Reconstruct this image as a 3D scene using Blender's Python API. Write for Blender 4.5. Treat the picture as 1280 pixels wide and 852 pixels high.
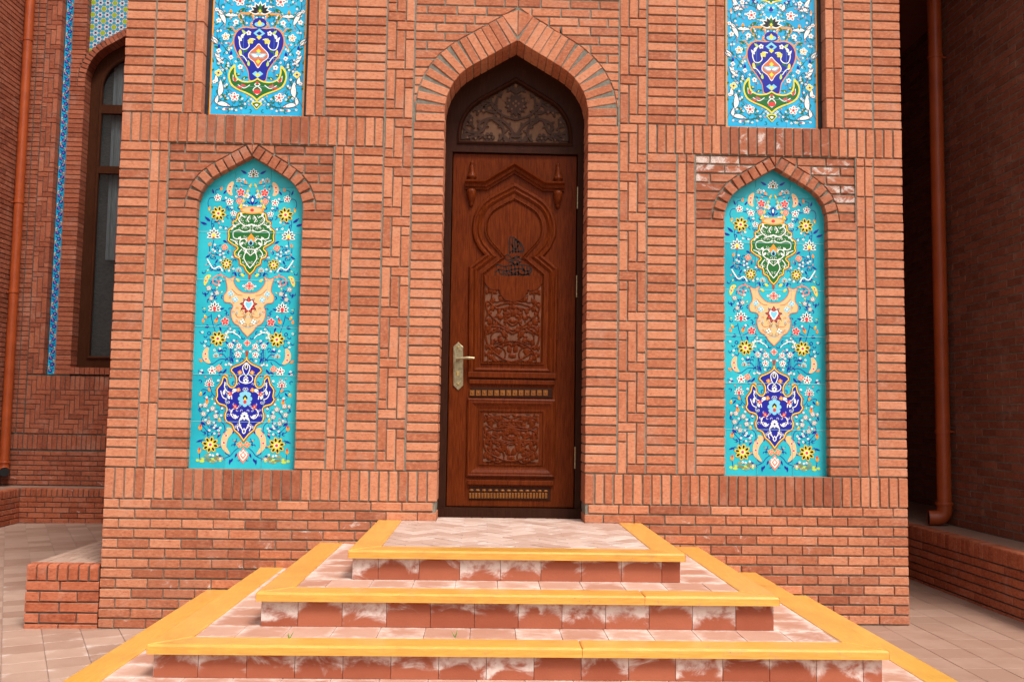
import bpy, math, random
from mathutils import Vector, Matrix
from mathutils.geometry import tessellate_polygon as tess
random.seed(11)
S = bpy.context.scene
for o in list(bpy.data.objects): bpy.data.objects.remove(o)
C = S.collection

# ------------------------------------------------------------ camera, world, sun, exposure
CP = Vector((-0.1845, -6.2797, 1.393)); YAW, PIT, ROL, FPX = 0.0282, 0.0778, 0.0151, 1172.25
_f = Vector((math.sin(YAW)*math.cos(PIT), math.cos(YAW)*math.cos(PIT), math.sin(PIT)))
_r0 = Vector((math.cos(YAW), -math.sin(YAW), 0)); _u0 = _r0.cross(_f)
_r = _r0*math.cos(ROL)+_u0*math.sin(ROL); _u = -_r0*math.sin(ROL)+_u0*math.cos(ROL)
cd = bpy.data.cameras.new('camera'); cam = bpy.data.objects.new('camera', cd); C.objects.link(cam)
cam.matrix_world = Matrix(((_r.x,_u.x,-_f.x,CP.x),(_r.y,_u.y,-_f.y,CP.y),(_r.z,_u.z,-_f.z,CP.z),(0,0,0,1)))
cd.sensor_width = 36; cd.lens = FPX/1280*36; cd.clip_end = 2000; cd.clip_start = .05
S.camera = cam
SUN_EL, SUN_AZ = 56, 31            # degrees; azimuth measured from -Y (in front of the facade) towards +X
w = bpy.data.worlds.new('World'); S.world = w; w.use_nodes = True
nt = w.node_tree; nt.nodes.clear()
sky = nt.nodes.new('ShaderNodeTexSky'); sky.sky_type = 'NISHITA'; sky.sun_disc = False
sky.sun_elevation = math.radians(SUN_EL); sky.sun_rotation = math.radians(180-SUN_AZ)
sky.dust_density = 6; sky.air_density = 1; sky.ozone_density = 1
hs = nt.nodes.new('ShaderNodeHueSaturation'); hs.inputs['Saturation'].default_value = .25
bgn = nt.nodes.new('ShaderNodeBackground'); bgn.inputs[1].default_value = .085
wo = nt.nodes.new('ShaderNodeOutputWorld')
nt.links.new(sky.outputs[0], hs.inputs['Color']); nt.links.new(hs.outputs[0], bgn.inputs[0]); nt.links.new(bgn.outputs[0], wo.inputs[0])
sl = bpy.data.lights.new('sun', 'SUN'); sl.energy = 1.5; sl.angle = math.radians(16); sl.color = (1, .96, .9)
so = bpy.data.objects.new('sun', sl); C.objects.link(so)
_e, _a = math.radians(SUN_EL), math.radians(SUN_AZ)
sd = Vector((math.sin(_a)*math.cos(_e), -math.cos(_a)*math.cos(_e), math.sin(_e)))
so.location = sd*20; so.rotation_euler = sd.to_track_quat('Z', 'Y').to_euler()
S.view_settings.view_transform = 'Standard'; S.view_settings.look = 'None'; S.view_settings.exposure = .95; S.view_settings.gamma = 1
S.view_settings.use_curve_mapping = False
S.render.engine = 'CYCLES'

# ------------------------------------------------------------ photo pixel (1280 wide) -> point on a plane
def ray(x, y): return _f+_r*((x-640)/FPX)+_u*((426-y)/FPX)
def on_y(x, y, Y): d = ray(x, y); return CP+d*((Y-CP.y)/d.y)
def project(p):
    d = p-CP; z = d.dot(_f)
    if z < .05: return None
    return (640+FPX*d.dot(_r)/z, 426-FPX*d.dot(_u)/z)

# ------------------------------------------------------------ object helpers
WL = {}
def link(name, mesh, parent=None, wloc=(0,0,0)):
    o = bpy.data.objects.new(name, mesh); C.objects.link(o)
    wloc = Vector(wloc); WL[o.name] = wloc
    o.location = wloc
    if parent is not None:
        o.parent = parent; o.location = wloc-WL[parent.name]
    return o
def tag(o, label, cat, group=None):
    o['label'] = label; o['category'] = cat
    if group: o['group'] = group
    return o
def thing(name, label, cat, loc, group=None):
    return tag(link(name, None, None, loc), label, cat, group)
class MB:
    def __init__(s): s.v=[]; s.f=[]; s.a=[]; s.sm=[]
    def add(s, vs, fs, a=(0,0,0), smooth=False):
        b=len(s.v); s.v+= [tuple(v) for v in vs]
        for f in fs: s.f.append([i+b for i in f]); s.a.append(a); s.sm.append(smooth)
    def mesh(s, name, mat):
        m=bpy.data.meshes.new(name); m.from_pydata(s.v,[],s.f); m.materials.append(mat)
        at=m.attributes.new('bk','FLOAT_COLOR','FACE')
        buf=[]
        for a in s.a: buf+= [a[0],a[1],a[2],1]
        at.data.foreach_set('color',buf)
        m.polygons.foreach_set('use_smooth',s.sm)
        m.update(); return m
    def build(s, name, mat, parent=None, wloc=(0,0,0)):
        return link(name, s.mesh(name, mat), parent, wloc)
    def box(s, x0,x1,y0,y1,z0,z1,a=(0,0,0)):
        s.add([(x0,y0,z0),(x1,y0,z0),(x1,y1,z0),(x0,y1,z0),(x0,y0,z1),(x1,y0,z1),(x1,y1,z1),(x0,y1,z1)],
              [(0,3,2,1),(4,5,6,7),(0,1,5,4),(1,2,6,5),(2,3,7,6),(3,0,4,7)],a)
        return s
    def tube(s, path, r, n=12, cap=True, a=(0,0,0)):
        path=[Vector(p) for p in path]; rr=r if isinstance(r,(list,tuple)) else [r]*len(path)
        t0=(path[1]-path[0]).normalized(); up=Vector((0,0,1)) if abs(t0.z)<.9 else Vector((1,0,0))
        vs=[]
        for i,p in enumerate(path):
            t=(path[min(i+1,len(path)-1)]-path[max(i-1,0)]).normalized()
            x=t.cross(up).normalized(); y=x.cross(t).normalized(); up=y
            for k in range(n):
                q=2*math.pi*k/n; vs.append(p+x*(rr[i]*math.cos(q))+y*(rr[i]*math.sin(q)))
        fs=[(i*n+k,i*n+(k+1)%n,(i+1)*n+(k+1)%n,(i+1)*n+k) for i in range(len(path)-1) for k in range(n)]
        s.add(vs,fs,a,True)
        if cap:
            s.add(vs[:n],[tuple(range(n))[::-1]],a); s.add(vs[-n:],[tuple(range(n))],a)
        return s
    def lathe(s, prof, c, n=14, half=False):
        # prof: (radius, z) pairs around a vertical axis at c
        vs=[];m=len(prof)
        for k in range(n):
            q=2*math.pi*k/n
            for r,z in prof: vs.append((c[0]+r*math.cos(q),c[1]+r*math.sin(q),c[2]+z))
        fs=[(k*m+i,((k+1)%n)*m+i,((k+1)%n)*m+i+1,k*m+i+1) for k in range(n) for i in range(m-1)]
        s.add(vs,fs,smooth=True); return s
    def prism(s, poly, y0, y1):
        n=len(poly); vs=[(x,y0,z) for x,z in poly]+[(x,y1,z) for x,z in poly]
        s.add(vs,[tuple(range(n)),tuple(range(2*n-1,n-1,-1))]+[(i+n,(i+1)%n+n,(i+1)%n,i) for i in range(n)]); return s

# ------------------------------------------------------------ materials
def lin(r,g,b): return tuple(((c/255/12.92) if c<=10 else ((c/255+.055)/1.055)**2.4) for c in (r,g,b))
class NT:
    def __init__(s, name):
        s.m=bpy.data.materials.new(name); s.m.use_nodes=True; s.t=s.m.node_tree; s.b=s.t.nodes['Principled BSDF']
    def n(s, typ, **kw):
        x=s.t.nodes.new(typ)
        for k,v in kw.items(): setattr(x,k,v)
        return x
    def L(s,a,b): s.t.links.new(a,b)
    def val(s, v, sock):
        if hasattr(v,'is_linked') or hasattr(v,'links'): s.L(v,sock)
        else: sock.default_value = (*v,1) if isinstance(v,tuple) and len(v)==3 and sock.type=='RGBA' else v
    def math(s, op, a, b=0., c=None, clamp=False):
        x=s.n('ShaderNodeMath',operation=op,use_clamp=clamp); s.val(a,x.inputs[0]); s.val(b,x.inputs[1])
        if c is not None: s.val(c,x.inputs[2])
        return x.outputs[0]
    def mix(s, f, a, b, typ='MIX'):
        x=s.n('ShaderNodeMix',data_type='RGBA',blend_type=typ); s.val(f,x.inputs[0]); s.val(a,x.inputs[6]); s.val(b,x.inputs[7]); return x.outputs[2]
    def noise(s, scale, detail=4, rough=.55, vec=None, stretch=None, dist=0):
        if vec is None: vec=s.n('ShaderNodeNewGeometry').outputs['Position']
        if stretch:
            mp=s.n('ShaderNodeMapping'); mp.inputs['Scale'].default_value=stretch; s.L(vec,mp.inputs[0]); vec=mp.outputs[0]
        x=s.n('ShaderNodeTexNoise'); x.inputs['Scale'].default_value=scale; x.inputs['Detail'].default_value=detail
        x.inputs['Roughness'].default_value=rough; x.inputs['Distortion'].default_value=dist; s.L(vec,x.inputs['Vector']); return x.outputs[0]
    def ramp(s, f, stops):
        x=s.n('ShaderNodeValToRGB'); e=x.color_ramp.elements
        while len(e)<len(stops): e.new(.5)
        for i,(p,c) in enumerate(stops): e[i].position=p; e[i].color=(*c,1)
        s.L(f,x.inputs[0]); return x.outputs[0]
    def step(s, v, lo, hi):
        x=s.n('ShaderNodeMapRange',interpolation_type='SMOOTHSTEP'); s.val(v,x.inputs[0]); s.val(lo,x.inputs[1]); s.val(hi,x.inputs[2]); return x.outputs[0]
    def bump(s, h, strength, dist=.01):
        x=s.n('ShaderNodeBump'); x.inputs['Strength'].default_value=strength; x.inputs['Distance'].default_value=dist
        s.L(h,x.inputs['Height']); s.L(x.outputs[0],s.b.inputs['Normal'])
    def done(s, col=None, rough=None, **kw):
        if col is not None: s.val(col,s.b.inputs['Base Color'])
        if rough is not None: s.val(rough,s.b.inputs['Roughness'])
        for k,v in kw.items(): s.b.inputs[k.replace('_',' ')].default_value=v
        return s.m
def bk(s):
    """per-piece values (tint, darkness, stain): read from the joined mesh's faces or from the piece object"""
    a=s.n('ShaderNodeAttribute',attribute_name='bk'); b=s.n('ShaderNodeAttribute',attribute_name='bko',attribute_type='OBJECT')
    v=s.n('ShaderNodeVectorMath',operation='ADD'); s.L(a.outputs['Color'],v.inputs[0]); s.L(b.outputs['Color'],v.inputs[1])
    sp=s.n('ShaderNodeSeparateXYZ'); s.L(v.outputs[0],sp.inputs[0]); return sp.outputs
def brick_mat(name, lo, mid, hi, white=(.74,.69,.64), stain_scale=11):
    s=NT(name); t,d,st=bk(s)
    n1=s.noise(13,6,.66); n2=s.noise(38,5,.68,stretch=(1,1,2.0)); n3=s.noise(260,3,.6)
    k=s.math('ADD',s.math('MULTIPLY',t,.46),s.math('MULTIPLY',n1,.62))
    col=s.ramp(k,[(.12,lo),(.5,mid),(.88,hi)])
    col=s.mix(s.math('MULTIPLY',s.step(n2,.5,.72),.55),col,tuple(c*.62 for c in lo))
    col=s.mix(s.math('MULTIPLY',s.step(n2,.52,.3),.38),col,tuple(min(.8,c*k) for c,k in zip(hi,(1.18,1.4,1.5))))
    col=s.mix(s.math('MULTIPLY',d,.95,clamp=True),col,s.mix(1.,col,(.50,.38,.38),'MULTIPLY'))
    sp=s.noise(90,2,.5); col=s.mix(s.math('MULTIPLY',s.step(sp,.68,.74),.4),col,(.12,.05,.035))
    w1=s.noise(stain_scale,7,.65,stretch=(1,1,1.25),dist=.6)
    thr=s.math('SUBTRACT',.84,s.math('MULTIPLY',st,.52))
    wm=s.step(w1,thr,s.math('ADD',thr,.14))
    wm=s.math('MULTIPLY',wm,s.step(n3,.25,.6))
    col=s.mix(s.math('MULTIPLY',wm,.85),col,white)
    du=s.noise(4.5,7,.7,dist=.4); col=s.mix(s.math('MULTIPLY',s.step(du,.5,.72),.2),col,(.58,.42,.33))
    du2=s.noise(2.2,6,.7,stretch=(2.5,2.5,.6)); col=s.mix(s.math('MULTIPLY',s.step(du2,.56,.74),.2),col,s.mix(1.,col,(.6,.52,.5),'MULTIPLY'))
    h=s.math('ADD',s.math('MULTIPLY',n2,.6),s.math('MULTIPLY',n3,.5)); s.bump(h,.55,.004)
    return s.done(col,.86,Specular_IOR_Level=.25)
M={}
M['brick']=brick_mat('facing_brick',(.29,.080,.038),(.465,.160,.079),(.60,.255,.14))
M['brick_alley_shaded']=brick_mat('alley_brick',(.16,.046,.025),(.25,.075,.040),(.33,.105,.058))  # brick darkened so its colour carries the alley's shade
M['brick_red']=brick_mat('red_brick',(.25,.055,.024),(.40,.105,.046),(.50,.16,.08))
M['brick_shade']=brick_mat('courtyard_brick',(.20,.050,.025),(.34,.094,.046),(.45,.145,.075))  # darker copy of the facing brick, courtyard shade mixed into the tone
s=NT('mortar'); n=s.noise(30,5); n2=s.noise(300,2)
s.bump(n2,.6,.004); M['mortar']=s.done(s.ramp(n,[(.3,(.15,.132,.10)),(.7,(.28,.25,.195))]),.95)
s=NT('light_mortar'); n=s.noise(45,5); s.bump(s.noise(300,2),.6,.004); M['mortar_light']=s.done(s.ramp(n,[(.3,(.14,.128,.10)),(.7,(.24,.22,.175))]),.95)
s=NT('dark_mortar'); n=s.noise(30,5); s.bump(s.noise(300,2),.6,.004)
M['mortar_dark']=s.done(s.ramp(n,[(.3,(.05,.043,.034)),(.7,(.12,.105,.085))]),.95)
# far-off brick surfaces, too steep or out of sight to show single bricks
def far_brick(name, axis):
    s=NT(name); g=s.n('ShaderNodeNewGeometry'); sp=s.n('ShaderNodeSeparateXYZ'); s.L(g.outputs['Position'],sp.inputs[0])
    cb=s.n('ShaderNodeCombineXYZ'); s.L(sp.outputs[axis],cb.inputs[0]); s.L(sp.outputs[2],cb.inputs[1])
    b=s.n('ShaderNodeTexBrick'); s.L(cb.outputs[0],b.inputs['Vector']); b.inputs['Scale'].default_value=1
    b.inputs['Brick Width'].default_value=.207; b.inputs['Row Height'].default_value=.0642; b.inputs['Mortar Size'].default_value=.005
    b.inputs['Color1'].default_value=(.30,.08,.05,1); b.inputs['Color2'].default_value=(.38,.12,.075,1); b.inputs['Mortar'].default_value=(.2,.18,.14,1)
    return s.done(b.outputs[0],.9)
M['far_x']=far_brick('far_brick_front',0); M['far_y']=far_brick('far_brick_side',1)
def terracotta(name, base1, base2, whiteness, obj=True, up=0., soft=.2, amt=.88, ring=.2, wcol=(.76,.66,.60)):
    s=NT(name); t,d,st=bk(s)
    tc=s.n('ShaderNodeTexCoord'); g=s.n('ShaderNodeNewGeometry').outputs['Position']
    n1=s.noise(7,5,.6); n2=s.noise(120,3)
    col=s.ramp(s.math('ADD',s.math('MULTIPLY',t,.5),s.math('MULTIPLY',n1,.5)),[(.2,base1),(.8,base2)])
    # chalky bloom: rings that follow each tile's edges, broken up by noise
    sx=s.n('ShaderNodeSeparateXYZ'); s.L(tc.outputs['Object'],sx.inputs[0])
    r=s.math('MAXIMUM',s.math('ABSOLUTE',s.math('MULTIPLY',sx.outputs[0],9.5)),s.math('ABSOLUTE',s.math('MULTIPLY',sx.outputs[2],9.5)))
    r=s.math('ADD',s.math('MULTIPLY',r,s.math('LESS_THAN',r,1.4)),s.math('MULTIPLY',.55,s.math('GREATER_THAN',r,1.4)))
    w1=s.noise(6.5,6,.62,stretch=(1,1,1.6),dist=.8); w2=s.noise(24,4,.6)
    k=s.math('ADD',s.math('MULTIPLY',w1,1.0),s.math('ADD',s.math('MULTIPLY',s.math('POWER',r,2.),ring),s.math('MULTIPLY',st,.3)))
    if up: k=s.math('ADD',k,s.math('MULTIPLY',sx.outputs[2],up))
    wm=s.step(k,whiteness,whiteness+soft)
    wm=s.math('MULTIPLY',wm,s.step(w2,.2,.6))
    col=s.mix(s.math('MULTIPLY',wm,amt),col,wcol)
    s.bump(n2,.3,.003)
    return s.done(col,.75,Specular_IOR_Level=.3)
M['riser']=terracotta('riser_tile',(.30,.075,.036),(.40,.12,.062),.55,up=3.6,soft=.22,amt=.88)
M['tread']=terracotta('tread_tile',(.40,.18,.115),(.52,.31,.23),.60,soft=.42,amt=.72,ring=.34,wcol=(.72,.62,.55))
M['landing']=terracotta('landing_tile',(.40,.24,.18),(.58,.43,.36),.60,soft=.4,amt=.7,wcol=(.74,.67,.62))
M['paving']=terracotta('paving_tile',(.30,.175,.125),(.44,.295,.225),.76,soft=.35,amt=.7,wcol=(.66,.58,.52))
s=NT('tile_joint'); n=s.noise(40,4); M['joint']=s.done(s.ramp(n,[(.3,(.16,.11,.085)),(.7,(.28,.21,.17))]),.95)
s=NT('plaza_paving'); n=s.noise(1.5,6); M['plaza']=s.done(s.ramp(n,[(.3,(.27,.18,.14)),(.7,(.37,.26,.2))]),.9)
def wood(name, c1, c2, c3, rough, stretch, scale=18, coat=.3, wear=None, spec=.06):
    s=NT(name); t,d,st=bk(s)
    n=s.noise(scale,6,.6,stretch=stretch,dist=.5); n2=s.noise(scale*7,3,.6,stretch=stretch); n3=s.noise(3,3)
    k=s.math('ADD',s.math('MULTIPLY',n,.75),s.math('ADD',s.math('MULTIPLY',n2,.2),s.math('MULTIPLY',t,.12)))
    col=s.ramp(k,[(.25,c1),(.5,c2),(.72,c3)])
    col=s.mix(s.math('MULTIPLY',s.step(n3,.45,.7),.3),col,c1)
    if wear:
        wn=s.noise(16,6,.7); col=s.mix(s.math('MULTIPLY',s.step(wn,.58,.70),.6),col,wear)
        wn3=s.noise(70,3,.6); col=s.mix(s.math('MULTIPLY',s.step(wn3,.68,.74),.7),col,(.16,.10,.06))
        wn2=s.noise(5,5,.7,stretch=(1,1,1)); col=s.mix(s.math('MULTIPLY',s.step(wn2,.5,.75),.35),col,tuple(.85*x for x in c1))
    s.bump(n2,.12,.002)
    return s.done(col,s.math('ADD',rough,s.math('MULTIPLY',n,.12)),Coat_Weight=coat,Coat_Roughness=.25,Specular_IOR_Level=.5 if wear else spec)
M['door']=wood('door_wood',(.050,.0078,.0016),(.110,.0195,.0038),(.175,.038,.008),.22,(6,6,.5),coat=.0)
M['door_dark']=wood('frame_wood',(.020,.006,.0032),(.034,.011,.0058),(.05,.017,.009),.45,(6,6,.5),coat=.03)
M['door_carve']=wood('carved_wood',(.10,.042,.024),(.15,.066,.040),(.19,.085,.052),.65,(3,3,1),coat=.0)
M['tymp_back']=wood('transom_backing',(.115,.058,.035),(.155,.08,.048),(.195,.102,.062),.6,(3,3,1),coat=.0)
M['tymp_carve']=wood('transom_carving',(.035,.016,.010),(.055,.026,.017),(.075,.036,.025),.5,(3,3,1),coat=.1)
M['gilt']=wood('gilt_wood',(.13,.042,.009),(.20,.07,.015),(.28,.11,.024),.35,(3,3,1))
M['win_wood']=wood('window_wood',(.035,.011,.005),(.06,.02,.009),(.085,.031,.013),.4,(6,6,.5),coat=.05)
M['yellow_x']=wood('yellow_board_cross',(.52,.225,.04),(.71,.352,.060),(.80,.44,.095),.28,(.6,7,7),coat=.4,wear=(.48,.27,.13))
M['yellow_y']=wood('yellow_board_along',(.52,.225,.04),(.71,.352,.060),(.80,.44,.095),.28,(7,.6,7),coat=.4,wear=(.48,.27,.13))
s=NT('ink'); M['ink']=s.done((.022,.017,.015),.7,Specular_IOR_Level=.05)
s=NT('brass'); n=s.noise(60,4); M['brass']=s.done(s.ramp(n,[(.3,(.24,.19,.10)),(.7,(.46,.39,.24))]),.38,Metallic=.85)
s=NT('bright_brass'); M['gold']=s.done((.8,.52,.16),.28,Metallic=.9)
s=NT('rust_pipe'); n=s.noise(5,5); M['pipe']=s.done(s.ramp(n,[(.3,(.32,.055,.012)),(.7,(.43,.082,.018))]),.42)
s=NT('black_tile'); n=s.noise(20,4); M['black']=s.done(s.ramp(n,[(.3,(.012,.014,.018)),(.7,(.03,.034,.04))]),.3)
s=NT('dark_hole'); M['hole']=s.done((.01,.01,.01),.9)
def glaze(name, c1, c2):
    s=NT(name); t,d,st=bk(s); n=s.noise(6,5,.6); n2=s.noise(45,3)
    col=s.ramp(s.math('ADD',s.math('MULTIPLY',t,.35),s.math('MULTIPLY',n,.65)),[(.25,c1),(.75,c2)])
    s.bump(s.math('ADD',n,s.math('MULTIPLY',n2,.3)),.12,.004)
    return s.done(col,.3,Coat_Weight=.1,Coat_Roughness=.12,Specular_IOR_Level=.35)
M['turq']=glaze('turquoise_glaze',lin(20,160,180),lin(48,190,204))
M['sky_tile']=glaze('sky_blue_glaze',lin(18,154,208),lin(42,184,226))
s=NT('painted_glaze'); a=s.n('ShaderNodeAttribute',attribute_name='bk'); n=s.noise(70,3)
col=s.mix(s.math('MULTIPLY',s.step(n,.45,.75),.22),a.outputs['Color'],s.mix(1.,a.outputs['Color'],(.7,.7,.75),'MULTIPLY'))
M['paint']=s.done(col,.3,Coat_Weight=.1,Coat_Roughness=.15,Specular_IOR_Level=.35)
s=NT('window_glass'); M['glass']=s.done((.10,.11,.11),.04,Specular_IOR_Level=.5,Alpha=.3)
s=NT('mosaic_white'); M['mosaic']=s.done((.62,.62,.58),.4)
s=NT('curtain'); n=s.noise(14,4,stretch=(6,1,.4)); s.bump(n,.5,.02); M['curtain']=s.done(s.ramp(n,[(.3,(.08,.105,.115)),(.7,(.17,.20,.215))]),.9)
s=NT('window_room'); n=s.noise(22,5,stretch=(1,1,3)); M['room']=s.done(s.ramp(n,[(.35,(.008,.007,.006)),(.7,(.045,.038,.032))]),.9)
s=NT('weed'); M['weed']=s.done((.12,.26,.04),.6)
s=NT('roof_slab'); n=s.noise(4,4); M['roof']=s.done(s.ramp(n,[(.3,(.2,.19,.18)),(.7,(.3,.29,.27))]),.9)  # for the added slab that shades the alley

# ------------------------------------------------------------ pieces (bricks, tiles, boards)
def rings(poly, rs):
    """poly CCW; rs list of per-edge inset radii -> inset polygon"""
    n=len(poly); out=[]
    for i in range(n):
        p0,p1,p2=Vector(poly[i-1]),Vector(poly[i]),Vector(poly[(i+1)%n])
        e0=(p1-p0).normalized(); e1=(p2-p1).normalized()
        n0=Vector((-e0.y,e0.x)); n1=Vector((-e1.y,e1.x))
        a=p1+n0*rs[i-1]; b=p1+n1*rs[i]
        den=e0.x*e1.y-e0.y*e1.x
        if abs(den)<1e-5: out.append(tuple(a)); continue
        k=((b.x-a.x)*e1.y-(b.y-a.y)*e1.x)/den
        out.append(tuple(a+e0*k))
    return out
def piece_geo(poly, depth, ch, seg=1):
    n=len(poly); chs=ch if isinstance(ch,(list,tuple)) else [ch]*n
    cm=max(chs); lv=[(0,depth),(0,cm)]
    lv += [(.29,.29*cm)] if seg>1 else []
    lv.append((1,0.))
    vs=[];fs=[]
    for f,dp in lv:
        for a,b in (rings(poly,[c*f for c in chs]) if f else poly): vs.append((a,dp,b))
    m=len(lv)
    for k in range(m-1):
        for i in range(n):
            j=(i+1)%n; fs.append((k*n+i,k*n+j,(k+1)*n+j,(k+1)*n+i))
    fs.append(tuple(range((m-1)*n,m*n)))
    return vs,fs
def area(p): return .5*sum(p[i-1][0]*p[i][1]-p[i][0]*p[i-1][1] for i in range(len(p)))
class Frame:
    def __init__(s,o,ex,ez):
        s.o=Vector(o); s.ex=Vector(ex); s.ez=Vector(ez); s.n=s.ex.cross(s.ez)
    def pt(s,a,d,b): return s.o+s.ex*a+s.ez*b-s.n*d
FRONT=Frame((0,0,0),(1,0,0),(0,0,1))
class Pieces:
    def __init__(s): s.r=[]; s.cache={}
    def add(s, name, mat, frame, poly, parent, d=0., depth=.06, ch=.003, seg=1, tint=None, dark=0., stain=0., jit=.0014):
        if area(poly)<0: poly=poly[::-1]
        if area(poly)<2e-5: return
        cx=sum(p[0] for p in poly)/len(poly); cz=sum(p[1] for p in poly)/len(poly)
        vr=random.Random(random.randrange(7)); am=.0016 if ('brick' in name or name=='voussoir') else 0.
        loc=[(round(p[0]-cx+vr.uniform(-am,am),4),round(p[1]-cz+vr.uniform(-am,am),4)) for p in poly]
        s.r.append(dict(name=name,mat=mat,fr=frame,poly=loc,c=(cx,cz),d=d+random.uniform(-jit,jit),depth=depth,ch=ch,seg=seg,par=parent,
                        rot=random.uniform(-1,1)*.0035*(1 if jit else 0),bk=(random.random() if tint is None else tint,dark,stain)))
    def rect(s, name, mat, frame, x0,x1,z0,z1, parent, **k):
        s.add(name,mat,frame,[(x0,z0),(x1,z0),(x1,z1),(x0,z1)],parent,**k)
    def finish(s, rest_name, limit=300):
        groups={}
        for r in s.r:
            fr=r['fr']; pts=[]; ok=True
            for a,b in r['poly']:
                q=project(fr.pt(a+r['c'][0],r['d'],b+r['c'][1]))
                if q is None: ok=False; break
                pts.append((min(max(q[0],0),1280),min(max(q[1],0),852)))
            A=abs(area(pts)) if ok else 0
            w=fr.pt(r['c'][0],r['d'],r['c'][1])
            if (CP-w).dot(fr.n)<=0: A=0
            r['A']=A; groups.setdefault((r['par'].name,r['name']),[]).append(r)
        rest={}
        for (pn,nm),L in groups.items():
            L.sort(key=lambda r:-r['A'])
            for i,r in enumerate(L):
                fr=r['fr']
                if i<limit and r['A']>30:
                    key=(nm,r['mat'],tuple(r['poly']),r['depth'],str(r['ch']),r['seg'])
                    me=s.cache.get(key)
                    if me is None:
                        mb=MB(); mb.add(*piece_geo(r['poly'],r['depth'],r['ch'],r['seg'])); me=mb.mesh(nm,M[r['mat']]); s.cache[key]=me
                    o=link(nm,me,r['par'],fr.pt(r['c'][0],r['d'],r['c'][1]))
                    R=Matrix((fr.ex,-fr.n,fr.ez)).transposed()@Matrix.Rotation(r['rot'],3,'Y')
                    o.rotation_euler=R.to_euler(); o['bko']=[float(v) for v in r['bk']]
                else: rest.setdefault((r['par'],r['mat']),[]).append(r)
        for (par,mat),L in rest.items():
            mb=MB()
            for r in L:
                fr=r['fr']; vs,fs=piece_geo(r['poly'],r['depth'],r['ch'],r['seg'])
                c,sn=math.cos(r['rot']),math.sin(r['rot'])
                mb.add([fr.pt(r['c'][0]+a*c+b*sn,r['d']+dd,r['c'][1]-a*sn+b*c) for a,dd,b in vs],fs,r['bk'])
            o=mb.build(rest_name,M[mat],par); o['kind']='stuff'

def clip(poly, a, b):
    """keep the left side of the line a->b"""
    out=[]; ax,ay=a; dx,dy=b[0]-a[0],b[1]-a[1]
    sd=[dx*(p[1]-ay)-dy*(p[0]-ax) for p in poly]
    for i in range(len(poly)):
        p,q=poly[i],poly[(i+1)%len(poly)]; u,v=sd[i],sd[(i+1)%len(poly)]
        if u>=0: out.append(p)
        if (u>=0)!=(v>=0):
            t=u/(u-v); out.append((p[0]+(q[0]-p[0])*t,p[1]+(q[1]-p[1])*t))
    return out
def clip_rect(poly,x0,x1,z0,z1):
    for a,b in (((x0,z0),(x1,z0)),((x1,z0),(x1,z1)),((x1,z1),(x0,z1)),((x0,z1),(x0,z0))):
        if len(poly)<3: return []
        poly=clip(poly,a,b)
    return poly if len(poly)>=3 else []

# ------------------------------------------------------------ pointed arch: leg, tight arc, straight flank
PHI=math.radians(31)
class Arch:
    def __init__(s,a,rise):
        s.a=a; s.r=.78*a; s.cx=-(a-s.r); th=math.pi/2+PHI
        tx=s.cx+s.r*math.cos(th); tz=s.r*math.sin(th)
        s.h0=rise-(tz-tx*math.tan(PHI)); s.T=(tx,tz+s.h0); s.rise=rise
        s.l1=max(s.h0,0); s.l2=s.r*(math.pi/2-PHI); s.l3=-tx/math.cos(PHI); s.len=s.l1+s.l2+s.l3
    def at(s,t):
        """left half, arc length t from the spring: point and outward normal"""
        if t<s.l1: return (-s.a,t),(-1,0)
        t-=s.l1
        if t<s.l2:
            an=math.pi-t/s.r; return (s.cx+s.r*math.cos(an),s.h0+s.r*math.sin(an)),(math.cos(an),math.sin(an))
        t-=s.l2
        return (s.T[0]+t*math.cos(PHI),s.T[1]+t*math.sin(PHI)),(-math.sin(PHI),math.cos(PHI))
    def pts(s,off=0,n=28):
        out=[]
        for i in range(n+1):
            p,nn=s.at(s.len*i/n); out.append((p[0]+nn[0]*off,p[1]+nn[1]*off))
        if off:
            out=[q for q in out if q[0]<-1e-4]; out.append((0,s.rise+off/math.cos(PHI)))
        return out
    def x_at(s,z,off):
        P=s.pts(off,60)
        if z<=P[0][1]: return P[0][0]
        for (x0,z0),(x1,z1) in zip(P,P[1:]):
            if z0<=z<=z1: return x0+(x1-x0)*(z-z0)/max(z1-z0,1e-9)
        return None

# ============================================================ ground
SL=.0122
def gz(x): return SL*max(-9,min(9,x))
g=MB(); xs=[-300,-9,9,300]; ys=[-300,0,300]
g.add([(x,y,gz(x)-.006) for y in ys for x in xs],[(j*4+i,j*4+i+1,j*4+i+5,j*4+i+4) for j in range(2) for i in range(3)])
ground=g.build('ground',M['plaza']); ground['kind']='structure'
TP=Pieces(); th=math.atan(SL)
GF=Frame((0,0,0),(math.cos(th),0,math.sin(th)),(0,1,0))
TS=.222; an=math.radians(26.5); ca,sa=math.cos(an),math.sin(an)
for i in range(-60,60):
    for j in range(-60,60):
        x,y=i*TS,j*TS; q=[]
        for a,b in ((0,0),(1,0),(1,1),(0,1)):
            u,v=x+a*TS-(.002 if a else -.002),y+b*TS-(.002 if b else -.002); q.append((u*ca-v*sa-.06,u*sa+v*ca+.02))
        q=clip_rect(q,-6.1,-1.75,-2.6,6.0)
        if q: TP.add('paving_tile','paving',GF,q,ground,depth=.006,ch=.0015,jit=.0006,stain=random.uniform(-.4,.5))
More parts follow.
